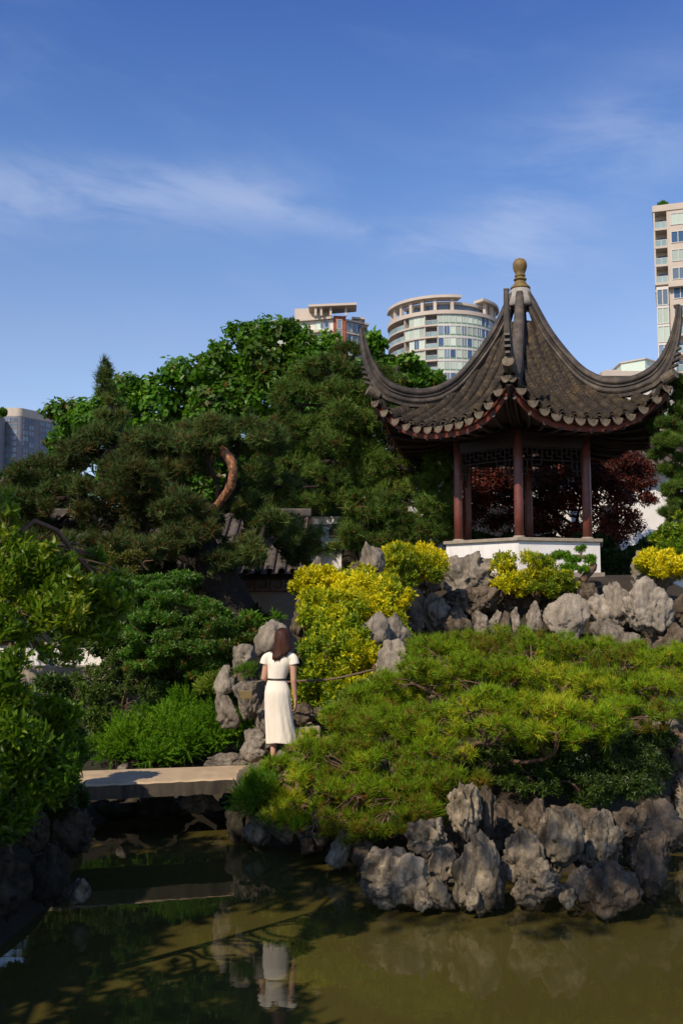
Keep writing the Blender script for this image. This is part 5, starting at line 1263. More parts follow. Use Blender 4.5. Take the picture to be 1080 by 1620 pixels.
# --- dark red maple behind the pavilion
pads_e = to_pads([(985, 735, 28, 46, 30), (930, 742, 28, 46, 32), (1010, 778, 27.8, 30, 24), (960, 790, 27.6, 46, 30), (885, 760, 28.4, 46, 40), (845, 780, 28.6, 36, 34), (780, 800, 28.8, 40, 34), (760, 828, 28.6, 30, 20), (900, 815, 28, 50, 28), (985, 822, 27.8, 28, 20), (830, 830, 28.6, 50, 26), (940, 845, 28, 50, 24), (975, 712, 28.4, 18, 10), (760, 775, 28.8, 34, 34), (715, 800, 28.8, 30, 40), (790, 760, 29, 40, 26), (860, 850, 28.4, 50, 24), (1005, 750, 28, 30, 24), (950, 765, 27.6, 46, 26)], .9)
px = None; pads_e[:, 3:6] *= 1.12
bx = P(915, 930, 28.4)
tree('maple_tree', 'dark red japanese style maple behind the right columns of the pavilion', 'tree', (bx[0], 28.4, 1.5), [(bx[0], 28.4, 1.0), (bx[0] + .1, 28.4, 2.6), (bx[0] - .2, 28.4, 4.0), (bx[0] + .1, 28.2, 5.8)], [.14, .11, .08, .02], pads_e, 8500,
     TR_(5, .15, .34, 15, LEAF4, .7, 30), 'maple', sub=(9, .5), lim=(.04, .014), twigs=6, lo=.4, up=.2, upmix=.2, tscale=.8, tamp=.4, smin=.7, smax=1.25, cull=.5)
# --- dark undergrowth behind the pavilion
def bush(label, pl, n, temps, mat, name='shrub', cat='shrub', group=None, depth=1.0, sub=(6, .45), r=rr, stems=5, **kw):
    pads = to_pads(pl, depth); c = pads[:, :3].mean(0); zb = float(ground_z(np.array([c[0]]), np.array([c[1]]))[0])
    root = empty(name, (c[0], c[1], zb), label, cat, group)
    g = Geo()
    for p in pads:
        for _ in range(stems):
            a = np.array([p[0] + r.normal() * .05, p[1] + .08, p[2] - p[5] * .95]); d = r.normal(size=3); d[2] = abs(d[2]); d /= np.linalg.norm(d)
            g.add(*tube(limb_path(a, p[:3] + d * p[3:6] * .8, r, .1, 6), np.linspace(.014, .004, 6), 4))
    put('stems', g, M['twig'], root, kind='stuff')
    kw.setdefault('up', .3); kw.setdefault('upmix', .5)
    crown(root, 'leaves', subpads(pads, sub[0], sub[1], r, .2, sub[2] if len(sub) > 2 else .8) if sub else pads, n, temps, mat, r, **kw); return root
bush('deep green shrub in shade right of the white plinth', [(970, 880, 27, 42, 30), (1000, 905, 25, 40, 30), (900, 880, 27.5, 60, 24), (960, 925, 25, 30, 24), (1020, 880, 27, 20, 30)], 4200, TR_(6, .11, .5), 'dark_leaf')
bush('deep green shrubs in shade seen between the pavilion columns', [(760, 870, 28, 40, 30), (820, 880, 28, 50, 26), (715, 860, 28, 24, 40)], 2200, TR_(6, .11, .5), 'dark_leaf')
bush('green bush with yellow tips climbing at the right edge above the golden bush', [(1060, 850, 20.8, 22, 18), (1085, 880, 20.6, 26, 26), (1048, 868, 20.7, 14, 10), (1090, 830, 20.8, 24, 24)], 1900, TR_(6, .075, .5), 'euonymus_green', tbase=.3)

# --- golden euonymus
EU = TR_(6, .060, .52, 40, LEAF4, .9)
bush('golden leaved shrub spilling over the rocks left of the white plinth', [(655, 882, 19.6, 44, 26), (612, 888, 19.0, 34, 22), (685, 892, 20, 24, 18), (590, 908, 18.5, 30, 18), (650, 905, 19.2, 44, 18), (605, 925, 18.0, 44, 18), (570, 915, 17.4, 26, 18), (560, 925, 17, 36, 24), (625, 945, 17.6, 26, 18)], 5200, EU, 'euonymus', group=None, tbase=.50, tamp=.55, rough=.75, sub=(12, .35), smin=.9, smax=1.5)
bush('leftmost golden shrub, growing round the twisted rock', [(505, 918, 16.2, 34, 18), (478, 930, 16.2, 20, 10), (525, 932, 16.2, 18, 14)], 1500, EU, 'euonymus', tbase=.48, tamp=.5, rough=.75, sub=(12, .35), smin=.9, smax=1.4)
def yel(p): return np.clip((p[:, 2] - 1.75) * .5, -.35, .42)
bush('big golden hedge turning green below, behind the woman', [(585, 940, 15.8, 58, 28), (540, 968, 15.2, 62, 32), (600, 975, 15.4, 36, 32), (520, 1060, 14.0, 60, 60), (580, 1100, 14.0, 40, 30), (500, 955, 15.6, 30, 24), (505, 1000, 14.8, 40, 34), (560, 1010, 14.6, 40, 34), (500, 1050, 14.3, 42, 34), (548, 1060, 14.2, 46, 36), (490, 1092, 14.0, 34, 26), (540, 1100, 13.9, 40, 24), (625, 1000, 15.2, 18, 24), (582, 1040, 14.3, 22, 24), (548, 1000, 14.9, 60, 40), (590, 1070, 14.2, 30, 40)],
     9500, EU, 'euonymus_green', name='hedge', cat='hedge', depth=.7, tbase=.50, tamp=.5, rough=.7, sub=(12, .36), grow=yel, smin=.85, smax=1.35, upmix=.4)
bush('golden bush in front of the white plinth', [(826, 900, 21.0, 42, 24), (800, 925, 20.8, 22, 18), (862, 915, 20.9, 34, 18), (890, 920, 20.7, 22, 14), (850, 935, 20.6, 34, 10)], 2600, EU, 'euonymus', tbase=.45, tamp=.55, rough=.75, sub=(12, .35), smin=.9, smax=1.5)
bush('golden bush on the broad rock at the right edge', [(1045, 892, 19.9, 34, 20), (1020, 882, 20, 20, 12), (1075, 900, 19.8, 26, 18)], 1900, EU, 'euonymus', tbase=.55, tamp=.5, rough=.75, sub=(12, .35), smin=.9, smax=1.4)
# dwarf tree before the plinth
bpad = to_pads([(885, 878, 21.1, 16, 7), (905, 885, 21, 14, 7), (918, 868, 21.2, 9, 6), (932, 885, 21.1, 11, 7), (868, 886, 21, 12, 8), (898, 898, 20.9, 16, 7), (922, 900, 20.9, 10, 6)])
tp = [P(920, 920, 21), P(928, 908, 21), P(938, 896, 21.1), P(932, 886, 21.1), P(915, 880, 21.1), P(890, 882, 21.1)]
root = empty('dwarf_tree', tuple(tp[0]), 'small gnarled tree with a bent trunk in front of the white plinth', 'dwarf tree'); g = Geo(); sp_ = spline(tp, 24)
g.add(*tube(sp_, np.interp(np.linspace(0, 1, 24), [0, .4, .6, 1], [.08, .085, .05, .02]), 9, .25, 4)); limbs(g, sp_, bpad, rr, .02, .008, twigs=4); put('trunk', g, M['twig'], root, smooth=True)
crown(root, 'crown', bpad, 900, TR_(6, .06, .4), 'juniper', rr, lo=.2, upmix=.6, tbase=.6)

# --- spreading pine over the island
pads_p = to_pads([
    # upper storey
    (690, 1040, 12.6, 50, 22), (760, 1030, 12.9, 66, 22), (840, 1032, 12.8, 66, 22), (920, 1042, 12.6, 60, 22), (990, 1055, 12.3, 56, 22), (1060, 1060, 12.2, 46, 22),
    (650, 1080, 11.8, 56, 28), (730, 1080, 11.8, 66, 30), (810, 1080, 11.8, 60, 30), (890, 1090, 11.6, 56, 28), (960, 1095, 11.5, 60, 26), (1040, 1095, 11.4, 56, 24), (700, 1025, 13.6, 60, 14), (800, 1015, 13.9, 70, 14), (900, 1022, 13.8, 70, 14), (1000, 1038, 13.4, 60, 14), (1070, 1040, 13.2, 40, 14),
    (760, 1125, 10.5, 56, 28), (850, 1135, 10.2, 60, 26), (920, 1142, 10.1, 56, 22), (985, 1130, 10.3, 46, 18), (1045, 1128, 10.4, 40, 14), (800, 1155, 10.1, 50, 16), (880, 1160, 10.0, 50, 14),
    # left storey running down to the water
    (590, 1120, 11.7, 44, 30), (540, 1155, 11.6, 46, 28), (610, 1160, 11.0, 50, 32), (680, 1150, 10.8, 50, 32), (490, 1190, 11.3, 46, 28), (550, 1205, 10.8, 50, 30), (620, 1215, 10.4, 50, 30), (680, 1205, 10.3, 42, 28),
    (440, 1232, 11.1, 44, 22), (500, 1245, 10.7, 50, 26), (565, 1262, 10.2, 50, 28), (625, 1270, 10.0, 50, 24), (675, 1262, 10.0, 34, 20), (415, 1258, 11.0, 36, 18), (470, 1282, 10.6, 46, 18), (535, 1300, 10.2, 40, 16), (590, 1308, 10.0, 34, 12), (545, 1318, 10.0, 36, 12), (615, 1300, 9.75, 40, 14), (660, 1285, 9.8, 36, 14), (705, 1235, 10.0, 30, 16), (440, 1290, 10.7, 34, 14), (500, 1308, 10.3, 34, 12)], 1.0)
gzv = float(ground_z(np.array([1.9]), np.array([11.6]))[0])
root = empty('spreading_pine', (1.9, 11.6, gzv), 'low wide bright green pine spreading over the island in front of the pavilion', 'pine tree')
tk = spline([(2.3, 12.0, gzv - .1), P(800, 1190, 11.2), P(730, 1190, 10.9), P(650, 1225, 10.7), P(560, 1250, 10.7), P(470, 1255, 11)], 40)
tk2 = spline([P(800, 1190, 11.2), P(880, 1160, 11.3), P(980, 1145, 11.5), P(1070, 1165, 11.4), P(1140, 1180, 11.3)], 30)
tk3 = spline([P(780, 1190, 11.2), P(760, 1120, 11.8), P(800, 1080, 12.4), P(900, 1070, 12.6)], 20)
g = Geo(); g.add(*tube(tk, np.linspace(.10, .03, 40), 10, .15, 4)); g.add(*tube(tk2, np.linspace(.08, .04, 30), 9, .15, 5)); g.add(*tube(tk3, np.linspace(.07, .03, 20), 8, .15, 6))
limbs(g, np.concatenate([tk, tk2, tk3]), pads_p, rr, .028, .010, sag=-.05, twigs=9, frm=0)
put('trunk', g, M['twig'], root, smooth=True)
def front_(p): return (p[:, 1] < 99)
pads_p[:, 3:6] *= 1.10
under = pads_p.copy(); under[:, 0] += .28; under[:, 1] += .35; under[:, 2] -= .10; pads_p = np.vstack([pads_p, under])
sp = subpads(pads_p, 10, .40, rr, .6, .75)
crown(root, 'crown', sp, 15500, TN(24, .112, .0070, 78, .45), 'pine_bright', rr, lo=.25, up=.55, upmix=.5, tscale=1.6, tamp=.5, tbase=.50, smin=.6, smax=1.15, cull=.45, rough=.35)

# --- shaded evergreen shrub below the pine
bush('dark evergreen shrub with two cream flowers, hanging below the right side of the pine', [(900, 1195, 10.9, 70, 36), (980, 1205, 10.8, 66, 36), (850, 1190, 11.0, 50, 34), (1035, 1190, 10.9, 44, 34), (930, 1240, 10.5, 70, 26), (840, 1230, 10.7, 50, 24), (780, 1210, 10.9, 40, 26), (1000, 1240, 10.5, 50, 20)], 6500, TR_(7, .045, .36, 30, LEAF4, 1.2), 'dark_leaf', upmix=.2, tbase=.62, sub=(14, .34), rough=.45)
for q, (fx, fy) in enumerate(((912, 1202), (926, 1197))):
    c = P(fx, fy, 10.35); g = Geo(); t_ = t_rosette(3, .035, .6, 50, q + 3, LEAF8, .1); g.add(t_[0] + c, t_[1])
    tag(put('flower', g, M['petal'], loc=c), ['cream flower in the dark shrub under the pine, left one', 'cream flower in the dark shrub under the pine, right one'][q], 'flower')

# --- foreground left shrub with large leaves
ML = TR_(7, .074, .40, 50, LEAF8, 1.6)
pads_f = to_pads([(15, 835, 6.0, 20, 34), (12, 790, 6.1, 7, 14), (60, 880, 6.0, 50, 26), (105, 915, 6.0, 40, 24), (30, 910, 5.9, 50, 30), (150, 950, 6.3, 46, 34), (90, 965, 5.9, 56, 36), (30, 975, 5.8, 46, 36), (185, 925, 6.5, 20, 18), (140, 1000, 6.2, 36, 18),
                  (14, 1090, 5.7, 34, 34), (60, 1110, 5.9, 24, 20), (30, 1150, 5.7, 56, 40), (90, 1150, 6.0, 44, 34), (60, 1210, 5.8, 56, 36), (110, 1200, 6.1, 30, 26), (20, 1265, 5.8, 44, 34), (85, 1240, 6.0, 30, 20), (25, 1040, 5.6, 14, 8), (75, 1030, 5.9, 12, 8), (110, 1035, 6.1, 14, 7), (5, 1060, 5.6, 20, 12), (150, 880, 7, 14, 10)], .8)
bx = (-2.9, 6.0, 0.4)
tree('broadleaf_shrub', 'tall leafy shrub with yellow-green leaves filling the left foreground', 'shrub', bx, [(-2.9, 6.0, .3), (-2.75, 6.0, 1.2), (-2.4, 6.0, 2.0), (-2.1, 6.0, 2.9)], [.06, .05, .04, .012], pads_f, 3700, ML, 'magnolia', bark='twig', sub=(9, .38), lim=(.018, .007), twigs=6, part='leaves',
     lo=.2, up=.25, upmix=.5, tscale=1.2, tamp=.35, tbase=.45, smin=.45, smax=1.0, cull=0, rough=.5, grow=lambda p: np.clip((p[:, 2] - 2.2) * .25, -.3, .3))
# --- mid-left shrubs
AZ = TR_(7, .055, .40, 35, LEAF2, .8)
bush('bronze tinted shrub behind the left foreground shrub', [(155, 885, 14.5, 46, 14), (220, 890, 14.5, 34, 12), (120, 905, 14.3, 36, 18), (180, 915, 14.2, 46, 16)], 2100, AZ, 'azalea_brown')
bush('rounded green shrub in front of the pine trunk', [(240, 935, 14.2, 40, 22), (290, 965, 13.9, 56, 30), (340, 990, 13.8, 40, 26), (250, 995, 13.7, 50, 28), (310, 1030, 13.5, 50, 30), (370, 1010, 13.9, 30, 24), (385, 990, 14.2, 18, 14), (200, 960, 14.3, 40, 20), (280, 920, 14.5, 40, 16), (330, 1050, 13.6, 44, 22), (230, 1040, 13.8, 40, 20)], 10500, AZ, 'azalea', name='azalea_shrub', tbase=.45, sub=(16, .33, .4), rough=.4)
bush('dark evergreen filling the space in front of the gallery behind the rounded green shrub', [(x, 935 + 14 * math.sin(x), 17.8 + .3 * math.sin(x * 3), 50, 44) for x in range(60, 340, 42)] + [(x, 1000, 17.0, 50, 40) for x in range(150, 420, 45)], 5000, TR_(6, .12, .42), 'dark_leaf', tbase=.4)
bush('dark leafy plants added over the left bank rocks to darken them', [(50, 1275, 9.2, 60, 26), (110, 1262, 9.6, 34, 18), (0, 1320, 8.4, 50, 40)], 2400, TR_(7, .06, .42), 'dark_leaf', tbase=.4)  # added cover that keeps sky light and bright reflections off the bank
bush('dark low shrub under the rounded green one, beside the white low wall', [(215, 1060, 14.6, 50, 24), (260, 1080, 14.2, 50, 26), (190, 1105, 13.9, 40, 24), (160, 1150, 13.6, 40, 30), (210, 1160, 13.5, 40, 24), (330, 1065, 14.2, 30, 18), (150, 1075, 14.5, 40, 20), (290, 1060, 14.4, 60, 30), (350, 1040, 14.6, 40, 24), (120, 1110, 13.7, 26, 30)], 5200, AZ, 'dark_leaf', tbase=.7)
bush('leafy dark shrub hanging over the left bank beside the bridge', [(120, 1180, 10.6, 30, 34), (60, 1190, 10.4, 40, 40), (90, 1120, 10.8, 40, 40), (30, 1240, 9.4, 50, 40)], 3200, TR_(7, .07, .42), 'dark_leaf', tbase=.7)
# --- juniper bank
JU = [t_plume(30, .20, .06, .010, s) for s in range(4)]
bush('low spreading bright green juniper on the bank behind the bridge', [(300, 1118, 14.0, 50, 16), (345, 1110, 14.0, 30, 12), (250, 1140, 13.7, 50, 16), (330, 1145, 13.7, 50, 14), (210, 1170, 13.5, 50, 16), (280, 1170, 13.5, 60, 16), (350, 1168, 13.5, 44, 12), (240, 1192, 13.35, 60, 10), (310, 1190, 13.35, 40, 8), (385, 1152, 13.5, 24, 10), (170, 1190, 13.5, 40, 12)],
     5200, JU, 'juniper', name='juniper', cat='juniper', sub=(7, .5), up=.5, upmix=.35, lo=.6, tbase=.52, tamp=.4)
bush('small tuft of bright juniper on the rock stack left of the woman', [(388, 1064, 12.8, 16, 5), (398, 1060, 12.9, 10, 4)], 160, JU, 'juniper', sub=None, smin=.4, smax=.6, stems=2)
bush('tip of bright juniper hanging over the water right of the bridge', [(395, 1262, 10.9, 22, 12), (410, 1245, 10.9, 20, 10), (385, 1278, 10.8, 14, 8)], 420, JU, 'juniper', sub=None, smin=.5, smax=.9, stems=1)
# --- lance leaved plants
LL = TR_(8, .16, .2, 50, LEAF8, .5)
bush('lime green lance leaved plants between the golden hedge and the pine', [(560, 1110, 12.9, 22, 20), (590, 1095, 13.0, 16, 18), (535, 1128, 12.8, 20, 12), (575, 1130, 12.6, 22, 12), (610, 1080, 13, 10, 10)], 150, LL, 'lance', name='lance_plant', cat='plant', sub=None, smin=.6, smax=1.1, stems=4)
bush('yellowish grassy leaves left of the egg shaped rock', [(345, 1075, 13.3, 20, 10), (325, 1085, 13.2, 16, 8)], 60, LL, 'lance', name='lance_plant', cat='plant', sub=None, smin=.5, smax=.9, stems=2)
bush('grassy green leaves behind the big rounded rock', [(395, 985, 14.4, 16, 14), (440, 975, 14.6, 8, 6)], 60, LL, 'juniper', name='grassy_plant', cat='plant', sub=None, smin=.5, smax=.9, stems=2)
# --- distant woodland filling the gaps
pads_w = to_pads([(x, 830 + 25 * math.sin(x * .05), 44, 70, 70) for x in range(-200, 760, 70)] + [(x, 860, 40, 60, 50) for x in range(420, 720, 60)], 1.0)
g = Geo(); pos, nor, w_ = shell(subpads(pads_w, 5, .5, rr, .1), 5000, rr, .6, .1, .5, .2)
scatter(g, TR_(4, .75, .6, 30, LEAF4, .8), pos, nor * .6 + [0, 0, .4], rr.uniform(.7, 1.2, len(pos)), np.clip(.4 + .3 * fbm(pos * .3, 5, 3), 0, 1), rr)
tag(put('distant_woodland', g, M['dark_leaf'], None, False, True, loc=(-5, 44, 0), kind='stuff'), 'dark mass of foliage far behind the garden walls', 'woodland')
# little trees on the roofs
for (px_, py_, Y_, s_, lab) in ((1047, 326, 153.5, 9, 'round dark green bush on the top corner of the cream balcony tower'), (4, 652, 438, 8, 'small tree on the roof terrace of the blue-grey tower')):
    c = P(px_, py_, Y_); k = Y_ / FPX; root = empty('roof_tree', (c[0], c[1], c[2] - s_ * k), lab, 'roof tree')
    put('trunk', Geo().add(*tube([c - (0, 0, s_ * k * 1.4), c], [.12 * k * 8, .08 * k * 8], 6)), M['twig'], root)
    crown(root, 'crown', np.array([[*c, s_ * k, s_ * k, s_ * k * .9]]), 500, TR_(5, 2.6 * k, .6), 'catalpa', rr, lo=.2, tbase=.4)
pads_o = to_pads([(-150, 700, 19, 70, 60), (-110, 780, 18.5, 60, 50), (-240, 640, 19.5, 90, 80), (-260, 780, 19, 90, 70), (-120, 870, 17.5, 60, 50), (-380, 720, 19, 90, 90), (-230, 900, 17, 90, 60), (-100, 960, 15, 60, 60), (-160, 1060, 13, 70, 60), (-90, 1130, 12, 50, 50)])
tree('evergreen_tree', 'dark evergreen just outside the left edge of the photo', 'tree', (P(-200, 900, 19)[0], 19, .6), [(P(-200, 900, 19)[0], 19, .4), (P(-200, 900, 19)[0], 19, 3), (P(-220, 900, 19)[0], 19, 5.5)], [.2, .15, .04], pads_o, 3500, TN(12, .34, .045, 75, .7), 'conifer', sub=(9, .45), lo=.5)
# --- trees beside and behind the photographer, whose shade falls on the left bank and dapples the island rocks
def shade_tree(label, base, pads, n, L, tk=.18):
    pads = np.array(pads, float); root = empty('shade_tree', base, label, 'tree'); b = np.array(base)
    tp_ = spline([b - (0, 0, .3), b + (.1, .1, 1.6), b + (0, .2, 3.2), pads[:, :3].mean(0)], 20); g = Geo(); g.add(*tube(tp_, np.linspace(tk, tk * .2, 20), 9, .1, 2)); limbs(g, tp_, pads, rr, tk * .25, tk * .08, twigs=5, frm=.5)
    put('trunk', g, M['bark'], root, smooth=True); crown(root, 'crown', subpads(pads, 6, .5, rr), n, TR_(6, L, .5), 'magnolia', rr, lo=.3)
shade_tree('tree left of the photographer outside the frame', (-6.6, 3.6, .6), [(-5.7, 3.2, 4.3, 1.3, 1.3, .8), (-3.7, 2.7, 3.2, 1.3, 1.2, .8), (-7.0, 4.2, 4.0, 1.5, 1.5, 1.1), (-4.9, 0.9, 4.0, 1.6, 1.4, 1.0), (-6.4, 1.6, 4.6, 1.7, 1.5, 1.0), (-7.6, 2.6, 3.6, 1.6, 1.6, 1.2), (-4.6, 6.6, 2.2, 1.1, 1.6, .6), (-4.9, 8.4, 1.8, 1.0, 1.3, .6), (-5.0, 4.0, 5.4, 1.3, 1.2, .9), (-5.2, 3.8, 4.2, 1.3, 1.2, .9), (-6.1, 4.8, 5.2, 1.3, 1.2, .9), (-4.6, 4.2, 6.1, .9, .9, .5)], 7500, .18)
shade_tree('tree behind the photographer outside the frame', (9.0, 1.6, .4), [(-3.9, 1.9, 7.4, 1.1, .8, .45), (-2.5, 1.9, 7.4, 1.2, .8, .45), (-1.3, 1.9, 7.3, 1.1, .8, .5), (-1.0, 2.3, 7.7, .9, .8, .4)], 800, .10, .10)

# ------------------------------------------------------------------ the woman
FOOT = P(442, 1207, 12.2); WX, WY, WZ = FOOT
WZ = 0.70
M['skin'] = plain('skin', (0.50, 0.27, 0.18), 0.5, 0.06, 8, 0.05, 200)
m, nt, bs = material('cream_crepe'); v = coords(nt, (1, 1, 0.35))
nt.links.new(ramp(nt, noise(nt, v, 5, 4), [(0.3, (0.76, 0.68, 0.55)), (0.7, (0.86, 0.78, 0.65))]), bs.inputs['Base Color']); bs.inputs['Roughness'].default_value = 0.85
bs.inputs['Specular IOR Level'].default_value = 0.2
bump(nt, bs, noise(nt, v, 26, 5, 0.6, 0.4), 0.5, 0.012); M['dress'] = m
m, nt, bs = material('dark_brown_hair'); v = coords(nt, (60, 60, 2.5))
nt.links.new(ramp(nt, noise(nt, v, 1.0, 4), [(0.3, (0.022, 0.007, 0.004)), (0.7, (0.075, 0.024, 0.011))]), bs.inputs['Base Color']); bs.inputs['Roughness'].default_value = 0.5; bs.inputs['Specular IOR Level'].default_value = 0.25
bump(nt, bs, noise(nt, v, 1.4, 3), 0.6, 0.006); M['hair'] = m
M['belt'] = plain('dark_leather', (0.03, 0.018, 0.014), 0.5, 0.1)
M['black_band'] = plain('black_cloth', (0.012, 0.011, 0.012), 0.7, 0.1)
M['tan_shoe'] = plain('tan_leather', (0.30, 0.17, 0.10), 0.6, 0.1)
M['eye'] = plain('eye_white', (0.7, 0.68, 0.65), 0.2, 0.02, bmp=0)
wom = empty('person', (WX, WY, WZ), 'person in a cream midi dress with a dark belt and long brown hair, walking away', 'person')
YAW = math.radians(-12)
def Wp(p): c, s = math.cos(YAW), math.sin(YAW); p = np.atleast_2d(np.array(p, float)); return np.stack([WX + p[:, 0] * c - p[:, 1] * s, WY + p[:, 0] * s + p[:, 1] * c, WZ + p[:, 2]], -1)
def capsule(a, b, ra, rb, n=16):
    a, b = np.array(a, float), np.array(b, float); L = np.linalg.norm(b - a); d = (b - a) / L; path = []; rad = []
    for t in np.linspace(-PI / 2 + .15, 0, 5): path.append(a + d * math.sin(t) * ra); rad.append(ra * math.cos(t))
    for t in np.linspace(0, PI / 2 - .15, 5): path.append(b + d * math.sin(t) * rb); rad.append(rb * math.cos(t))
    path = np.array(path); u = np.array([0, 0, 1.]) if abs(d[2]) < .9 else np.array([1., 0, 0]); s = np.cross(d, u); s /= np.linalg.norm(s); u = np.cross(s, d)
    V = [p + (s * math.cos(2 * PI * j / n) + u * math.sin(2 * PI * j / n)) * r for p, r in zip(path, rad) for j in range(n)]
    return np.array(V), ringfaces(len(path), n)
def ellip(c, r): V, F = ICO[3]; return V * np.array(r) + np.array(c), F
def remeshed(name, g, mat, voxel, ratio, parent, sm=4):
    me = g.mesh(name + '_raw', M[mat], (0, 0, 0)); o = bpy.data.objects.new(name + '_raw', me); COL.objects.link(o)
    r = o.modifiers.new('r', 'REMESH'); r.mode = 'VOXEL'; r.voxel_size = voxel
    s = o.modifiers.new('s', 'SMOOTH'); s.iterations = sm; s.factor = .5
    d = o.modifiers.new('d', 'DECIMATE'); d.ratio = ratio
    dg = bpy.context.evaluated_depsgraph_get(); ne = bpy.data.meshes.new_from_object(o.evaluated_get(dg)); bpy.data.objects.remove(o); bpy.data.meshes.remove(me)
    V = np.zeros(len(ne.vertices) * 3); ne.vertices.foreach_get('co', V); V = Wp(V.reshape(-1, 3)) - root_loc(parent)
    ne.vertices.foreach_set('co', V.astype(np.float32).ravel()); ne.polygons.foreach_set('use_smooth', np.ones(len(ne.polygons), bool)); ne.update()
    ne.materials.clear(); ne.materials.append(M[mat]); ne.name = name
    q = bpy.data.objects.new(name, ne); COL.objects.link(q); q.parent = parent; return q
g = Geo()
def cap(*a): g.add(*capsule(*a))
H = np.array([.03, .03, 1.545])
g.add(*ellip(H + (0, 0, .012), (.076, .092, .10))); g.add(*ellip(H + (0, .03, -.05), (.058, .062, .068)))
g.add(*ellip(H + (0, .098, -.025), (.012, .018, .022))); g.add(*ellip(H + (0, .086, -.062), (.024, .012, .009)))
for s_ in (-1, 1): g.add(*ellip(H + (s_ * .077, .0, -.015), (.010, .018, .03))); g.add(*ellip(H + (s_ * .03, .080, .022), (.020, .012, .008)))
cap((.015, -.005, 1.34), (.03, .012, 1.47), .052, .047)
g.add(*ellip((-.005, 0, 1.24), (.14, .088, .13))); g.add(*ellip((-.03, 0, 1.08), (.10, .078, .14))); g.add(*ellip((-.03, 0, .93), (.115, .095, .13)))
cap((-.145, 0, 1.325), (.15, 0, 1.325), .045, .045)
cap((.160, 0, 1.32), (.178, -.025, 1.04), .045, .036); cap((.178, -.025, 1.04), (.190, .02, .80), .036, .024)
cap((-.155, 0, 1.32), (-.195, -.02, 1.06), .045, .036); cap((-.195, -.02, 1.06), (-.10, .20, 1.07), .036, .024)
def hand(w, d, side, curl):
    """palm and five fingers from wrist w along d; side: direction of the thumb"""
    w, d, side = (np.array(q, float) for q in (w, d, side)); d /= np.linalg.norm(d); side /= np.linalg.norm(side); nrm = np.cross(d, side); nrm /= np.linalg.norm(nrm)
    for t in (-.022, -.008, .008, .022): cap(w + side * t * .7, w + d * .078 + side * t, .014, .0125)
    for t, l in ((.027, .062), (.010, .072), (-.008, .067), (-.025, .052)):
        a = w + d * .082 + side * t; b = a + d * l * .5 + nrm * curl * l * .2; c = b + d * l * .36 + nrm * curl * l * .36; cap(a, b, .0092, .0085); cap(b, c, .0085, .0075)
    a = w + d * .025 + side * .024; b = a + d * .035 + side * .026; cap(a, b, .0125, .010); cap(b, b + d * .03 + side * .004 + nrm * curl * .008, .010, .008)
hand((.190, .02, .80), (.01, .05, -1), (0, 1, .05), -1); hand((-.10, .20, 1.07), (.5, .8, .05), (.1, 0, 1), 1)
cap((-.085, 0, .86), (-.07, .02, .48), .070, .052); cap((-.07, .02, .48), (-.072, -.03, .10), .052, .030); g.add(*ellip((-.07, -.015, .36), (.045, .052, .10)))
cap((.025, 0, .86), (.08, .09, .50), .070, .052); cap((.08, .09, .50), (.075, .10, .12), .052, .030); g.add(*ellip((.083, .075, .38), (.045, .052, .10)))
for x, y, z in ((-.072, -.03, .045), (.075, .10, .065)): cap((x, y - .02, z), (x - .005, y + .13, z - .018), .034, .028); cap((x - .005, y + .13, z - .018), (x - .003, y + .17, z - .022), .030, .022)
body = remeshed('body', g, 'skin', 0.0058, 0.35, wom)
for s_ in (-1, 1): put('eye', Geo().add(*ellip(Wp(H + (s_ * .029, .0825, .006))[0], (.011, .009, .007))), M['eye'], body, smooth=True)
# dress
g = Geo(); SEC = [(1.39, .018, 0, .060, .050), (1.365, .012, 0, .105, .066), (1.335, .0, 0, .155, .078), (1.30, -.002, 0, .166, .09), (1.24, -.006, 0, .152, .102), (1.17, -.015, 0, .134, .098), (1.10, -.03, 0, .120, .092), (1.045, -.038, 0, .114, .088),
       (1.02, -.037, 0, .118, .09), (.97, -.032, -.003, .138, .104), (.90, -.028, -.008, .155, .122), (.82, -.025, -.008, .160, .126), (.68, -.015, 0, .164, .13), (.50, 0, .012, .172, .142), (.38, .012, .02, .180, .152), (.29, .018, .025, .186, .160)]
SEC = np.array(SEC); S2 = spline(SEC, 70); nA = 72; V = []
def fold(z, a, k):
    f = np.clip((1.0 - z) / .7, 0, 1); u = np.clip((z - 1.06) / .25, 0, 1)
    en = .55 + .45 * math.sin(2 * a + .7 + z)
    return f * (.009 * math.sin(5 * a + 1.3 + 1.5 * z) * en + .006 * math.sin(9 * a + 2.2 - 2.5 * z) * (1 - en) + .006 * math.sin(14 * a + 3 * z) * en * en) + (.004 * math.sin(6 * a + z * 22) * u * (1 - u) * 3) + .0035 * math.sin(13 * a + 9 * z) * f
for z, cx, cy, rx, ry in S2:
    for j in range(nA):
        a = 2 * PI * j / nA; q = fold(z, a, 0); V.append((cx + (rx + q) * math.cos(a), cy + (ry + q) * math.sin(a), z + (.008 * math.sin(3 * a) * max(0, (.4 - z) / .1) if z < .4 else 0)))
for z, cx, cy, rx, ry in S2[S2[:, 0] < .85][::-1]:
    for j in range(nA):
        a = 2 * PI * j / nA; q = fold(z, a, 0) - .014; V.append((cx + (rx + q) * math.cos(a), cy + (ry + q) * math.sin(a), z + (.008 * math.sin(3 * a) * max(0, (.4 - z) / .1) if z < .4 else 0)))
g.add(V, ringfaces(len(V) // nA, nA))
for s_, ex in ((1, .188), (-1, .196)):
    sh = np.array([s_ * .10, 0, 1.33]); el_ = np.array([s_ * ex, -.012, 1.225]); g.add(*tube(spline([sh, (sh + el_) / 2 + (s_ * .022, 0, .022), el_], 10), np.linspace(.052, .058, 10), 24))
remeshed('dress', g, 'dress', 0.0062, 0.4, wom, 3)
V = [];
